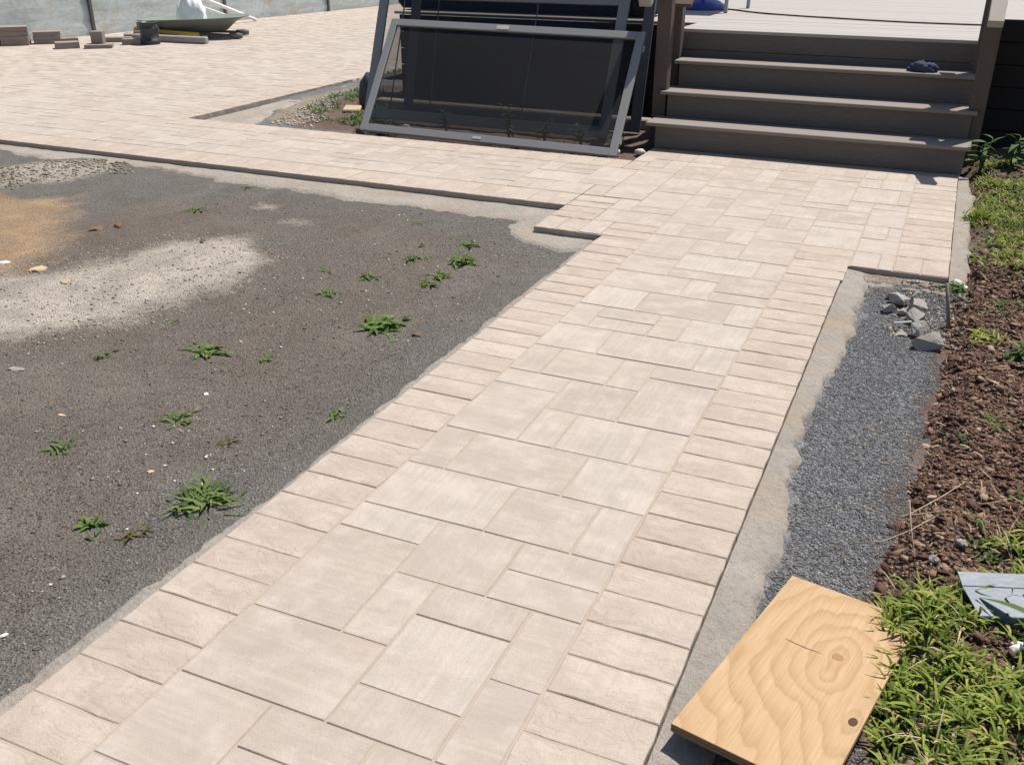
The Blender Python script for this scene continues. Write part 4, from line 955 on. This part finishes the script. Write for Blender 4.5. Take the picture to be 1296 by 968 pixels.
bit('pale stone at the top left corner of the sandy patch', -4.0, 3.21, .05, .035, .02, 'tan', 108, 'stone', 'stone')
bit('pale stone lying on the left half of the sandy patch', -3.70, 3.09, .03, .022, .012, 'tan', 109, 'stone', 'stone')
bit('grey flat stone behind the largest weed', -1.87, 1.90, .035, .022, .012, 'rock', 110, 'stone', 'stone')
bit('pale chip at the lower left corner beside the concrete edging', -1.85, 1.165, .014, .01, .006, 'offwhite', 111, 'stone_chip', 'chip')
bit('small dark stone on the far rim of the sandy patch', -3.538, 3.872, .022, .02, .025, 'rust', 112, 'stone', 'stone')
bit('dry curled leaf beside the concrete edging halfway along the walkway', -1.86, 3.22, .03, .02, .015, 'brown_leaf', 113, 'dead_leaf', 'leaf')
for i in range(14):   # pale flecks among the weeds
    pass
P = scatter(260, -3.2, -1.8, 1.3, 4.9, lambda x, y: fbm(x, y, 2) > .42)
pebbles('pale_flecks', P, .003, .009, M['offwhite'], gz_left, .5)

# straws over the gravel
def straw(label, pts, r=.0016):
    tag(MB().tube(pts, [r * 1.2] + [r] * (len(pts) - 2) + [r * .5], 5).build('straw', M['straw'], None, True), label, 'straw', 'dry straws over the gravel edge')
straw('longest straw, rising to the right over the soil', [(.02, 2.50, -.02), (.099, 2.526, .02), (.17, 2.63, .03), (.238, 2.745, .04)])
straw('straw reaching left onto the grey gravel from the longest straw', [(-.04, 2.60, -.025), (.01, 2.555, -.01), (.058, 2.516, .01)])
straw('short level straw just below the longest one', [(.058, 2.516, .01), (.12, 2.535, .02), (.19, 2.575, .03)])
straw('lowest straw, curving from the gravel toward the soil', [(-.03, 2.395, -.03), (.046, 2.392, .0), (.11, 2.455, .015), (.174, 2.542, .03)])
straw('thin upright straw crossing the others', [(.096, 2.59, .03), (.108, 2.45, .03), (.127, 2.317, .02)], .001)
straw('small straw on the red soil at the right', [(.281, 2.648, .03), (.32, 2.67, .035), (.357, 2.7, .04)])
straw('upright pale straw on the red soil', [(.281, 2.77, .04), (.281, 2.70, .05), (.282, 2.648, .03)], .0012)

# ------------------------------------------------------------------ plywood board
A_, B_, C_, D_ = Vector((-.194, 2.162, -.012)), Vector((.108, 2.101, -.012)), Vector((-.261, 1.451, .045)), Vector((.064, 1.40, .045))
cen = (A_ + B_ + C_ + D_) / 4; bx = (B_ - A_).normalized(); by = (A_ - C_).normalized(); bz = bx.cross(by).normalized(); by = bz.cross(bx)
pw = empty('plywood_board', cen); pw.rotation_euler = Matrix((bx, by, bz)).transposed().to_euler()
tag(pw, 'square cut plywood board with a knot and swirling grain lying over the concrete edging', 'plywood board')
hw, hl = .158, .350
MB().box((0, 0, -.0015), (2 * hw, 2 * hl, .003), .0008).build('face', M['ply'], pw)
for i in range(4): MB().box((0, 0, -.0052 - i * .0042), (2 * hw - .0012 * (i % 2), 2 * hl - .0012 * (i % 2), .0041), .0004).build('ply', M['ply_edge'], pw)
MB().lathe([(0, .0006), (.0125, .0006), (.0135, -.001)], 20, (.045, .085, 0), 1, 1.1).build('knot', M['knot'], pw)
MB().lathe([(0, .0006), (.009, .0006), (.010, -.001)], 16, (.138, -.11, 0), 1, 1.6).build('knot', M['crack'], pw)
b = MB(); cp = [(-.075, .075), (-.05, .072), (-.02, .071), (.012, .074)]
b.add([(p[0], p[1] + s * .0012 * math.sin(math.pi * (.12 + .8 * i / 3)), .0007) for i, p in enumerate(cp) for s in (-1, 1)], [(0, 2, 3, 1), (2, 4, 5, 3), (4, 6, 7, 5)])
b.build('split', M['crack'], pw)
b = MB(); b.box((0, 0, 0), (.24, .06, .05), .004)
o = b.build('wood_offcut', M['ply_edge']); o.location = (-.09, 1.52, -.012); o.rotation_euler.z = -.12
tag(o, 'dark wooden offcut propping up the near end of the plywood board', 'offcut')

# ------------------------------------------------------------------ galvanised channel
mt = empty('metal_channel', (.32, 2.14, .03)); tag(mt, 'folded galvanised steel channel lying in the grass at the right edge', 'metal channel')
p0 = Vector((.235, 2.175, .045)); du = Vector((.95, .30, .03)).normalized(); dv = Vector((.42, -.905, -.05)).normalized(); up = Vector((0, 0, 1))
prof = [(-.035, .030), (-.034, .032), (0, .018), (.002, .016), (.098, .010), (.100, .008), (.102, -.022), (.100, -.023), (.097, .006), (.0, .013), (-.035, .027)]
b = MB(); n = len(prof); L_ = .55
b.add([p0 + dv * q + up * z for q, z in prof] + [p0 + du * L_ + dv * q + up * z for q, z in prof], [(i, (i + 1) % n, n + (i + 1) % n, n + i) for i in range(n)] + [tuple(range(n)), tuple(range(2 * n - 1, n - 1, -1))])
part(b, 'body', M['galv'], mt)
tag(crumple('paper_scrap', (.385, 2.02, .02), .05, .025, .02, M['white_plastic'], 41, 3, .5, 2.2), 'white paper scrap under the front lip of the metal channel', 'scrap')
for i, (x, yy, l) in enumerate([(.235, 2.42, 'larger grey white flake in the grass above the metal channel'), (.17, 2.31, 'grey flake in the grass nearest the plywood board')]):
    tag(crumple('flake', (x, yy, .025), .017 - .004 * i, .012, .012, M['rock'], 50 + i, 3, .8, 3), l, 'flake')
def leafshape(l, wd, bend=.3, seg=6, fold=.18):
    vs = []; fs = []
    for k in range(seg + 1):
        f = k / seg; ww = wd * math.sin(math.pi * min(.985, .04 + .95 * f) ** .85) / 2; z = -bend * l * f * f; x = l * f
        vs += [(x, -ww, z + fold * ww), (x, 0, z), (x, ww, z + fold * ww)]
    for k in range(seg): fs += [(3 * k, 3 * k + 3, 3 * k + 4, 3 * k + 1), (3 * k + 1, 3 * k + 4, 3 * k + 5, 3 * k + 2)]
    return vs, fs
bl = MB().add(*leafshape(.15, .03, .25)).build('grass_leaf', M['clover'], None, True); bl.location = (.40, 2.07, .085); bl.rotation_euler = (.2, -.05, 2.55)
tag(bl, 'dark green blade hanging over the metal channel', 'leaf')

# broad leaved plants at the foot of the stairs
def plant(label, x, y, z, h, n, ll, seed):
    r = random.Random(seed); e = empty('leafy_plant', (x, y, z)); tag(e, label, 'plant', 'broad leaved plants by the stairs')
    for s in range(3):
        a = r.uniform(0, 6.28); lean = r.uniform(.05, .3); hh = h * r.uniform(.7, 1); tip = Vector((math.cos(a) * lean * hh, math.sin(a) * lean * hh, hh))
        MB().tube([(0, 0, -.02), tip * .5 + Vector((0, 0, .03)), tip], [.006, .005, .003], 6).build('stem', M['broadleaf'], e, True)
        for k in range(n):
            f = .25 + .75 * (k + 1) / n; p = tip * f; l = ll * r.uniform(.6, 1.1) * (1.1 - .4 * f)
            o = MB().add(*leafshape(l, l * .36, r.uniform(.2, .5))).build('leaf', M['broadleaf'], e, True); o.location = p
            o.rotation_euler = (r.uniform(-.3, .3), r.uniform(-.75, .15), k * 2.4 + a)
plant('tall broad leaved weed right beside the lowest step', .27, 7.25, -.01, .26, 7, .15, 1)
plant('broad leaved weed in front of the dark skirting, right of the tall one', .46, 7.45, -.01, .24, 7, .16, 2)
plant('low broad leaved weed at the right edge below the dark skirting', .62, 7.0, -.01, .12, 6, .12, 3)
plant('leafy weed behind the front screen near its right end', -2.85, 7.05, -.03, .22, 6, .11, 4)
plant('small leafy weed behind the middle of the front screen', -3.2, 7.15, -.03, .28, 6, .10, 5)
plant('tall thin weed behind the front screen, left of its middle', -3.75, 7.12, -.03, .24, 6, .10, 9)
plant('spreading weed behind the front screen beside its right stile', -2.55, 7.05, -.03, .18, 7, .11, 11)
plant('dark leafy weed at the right edge in the red soil', .42, 3.85, .02, .06, 7, .08, 6)
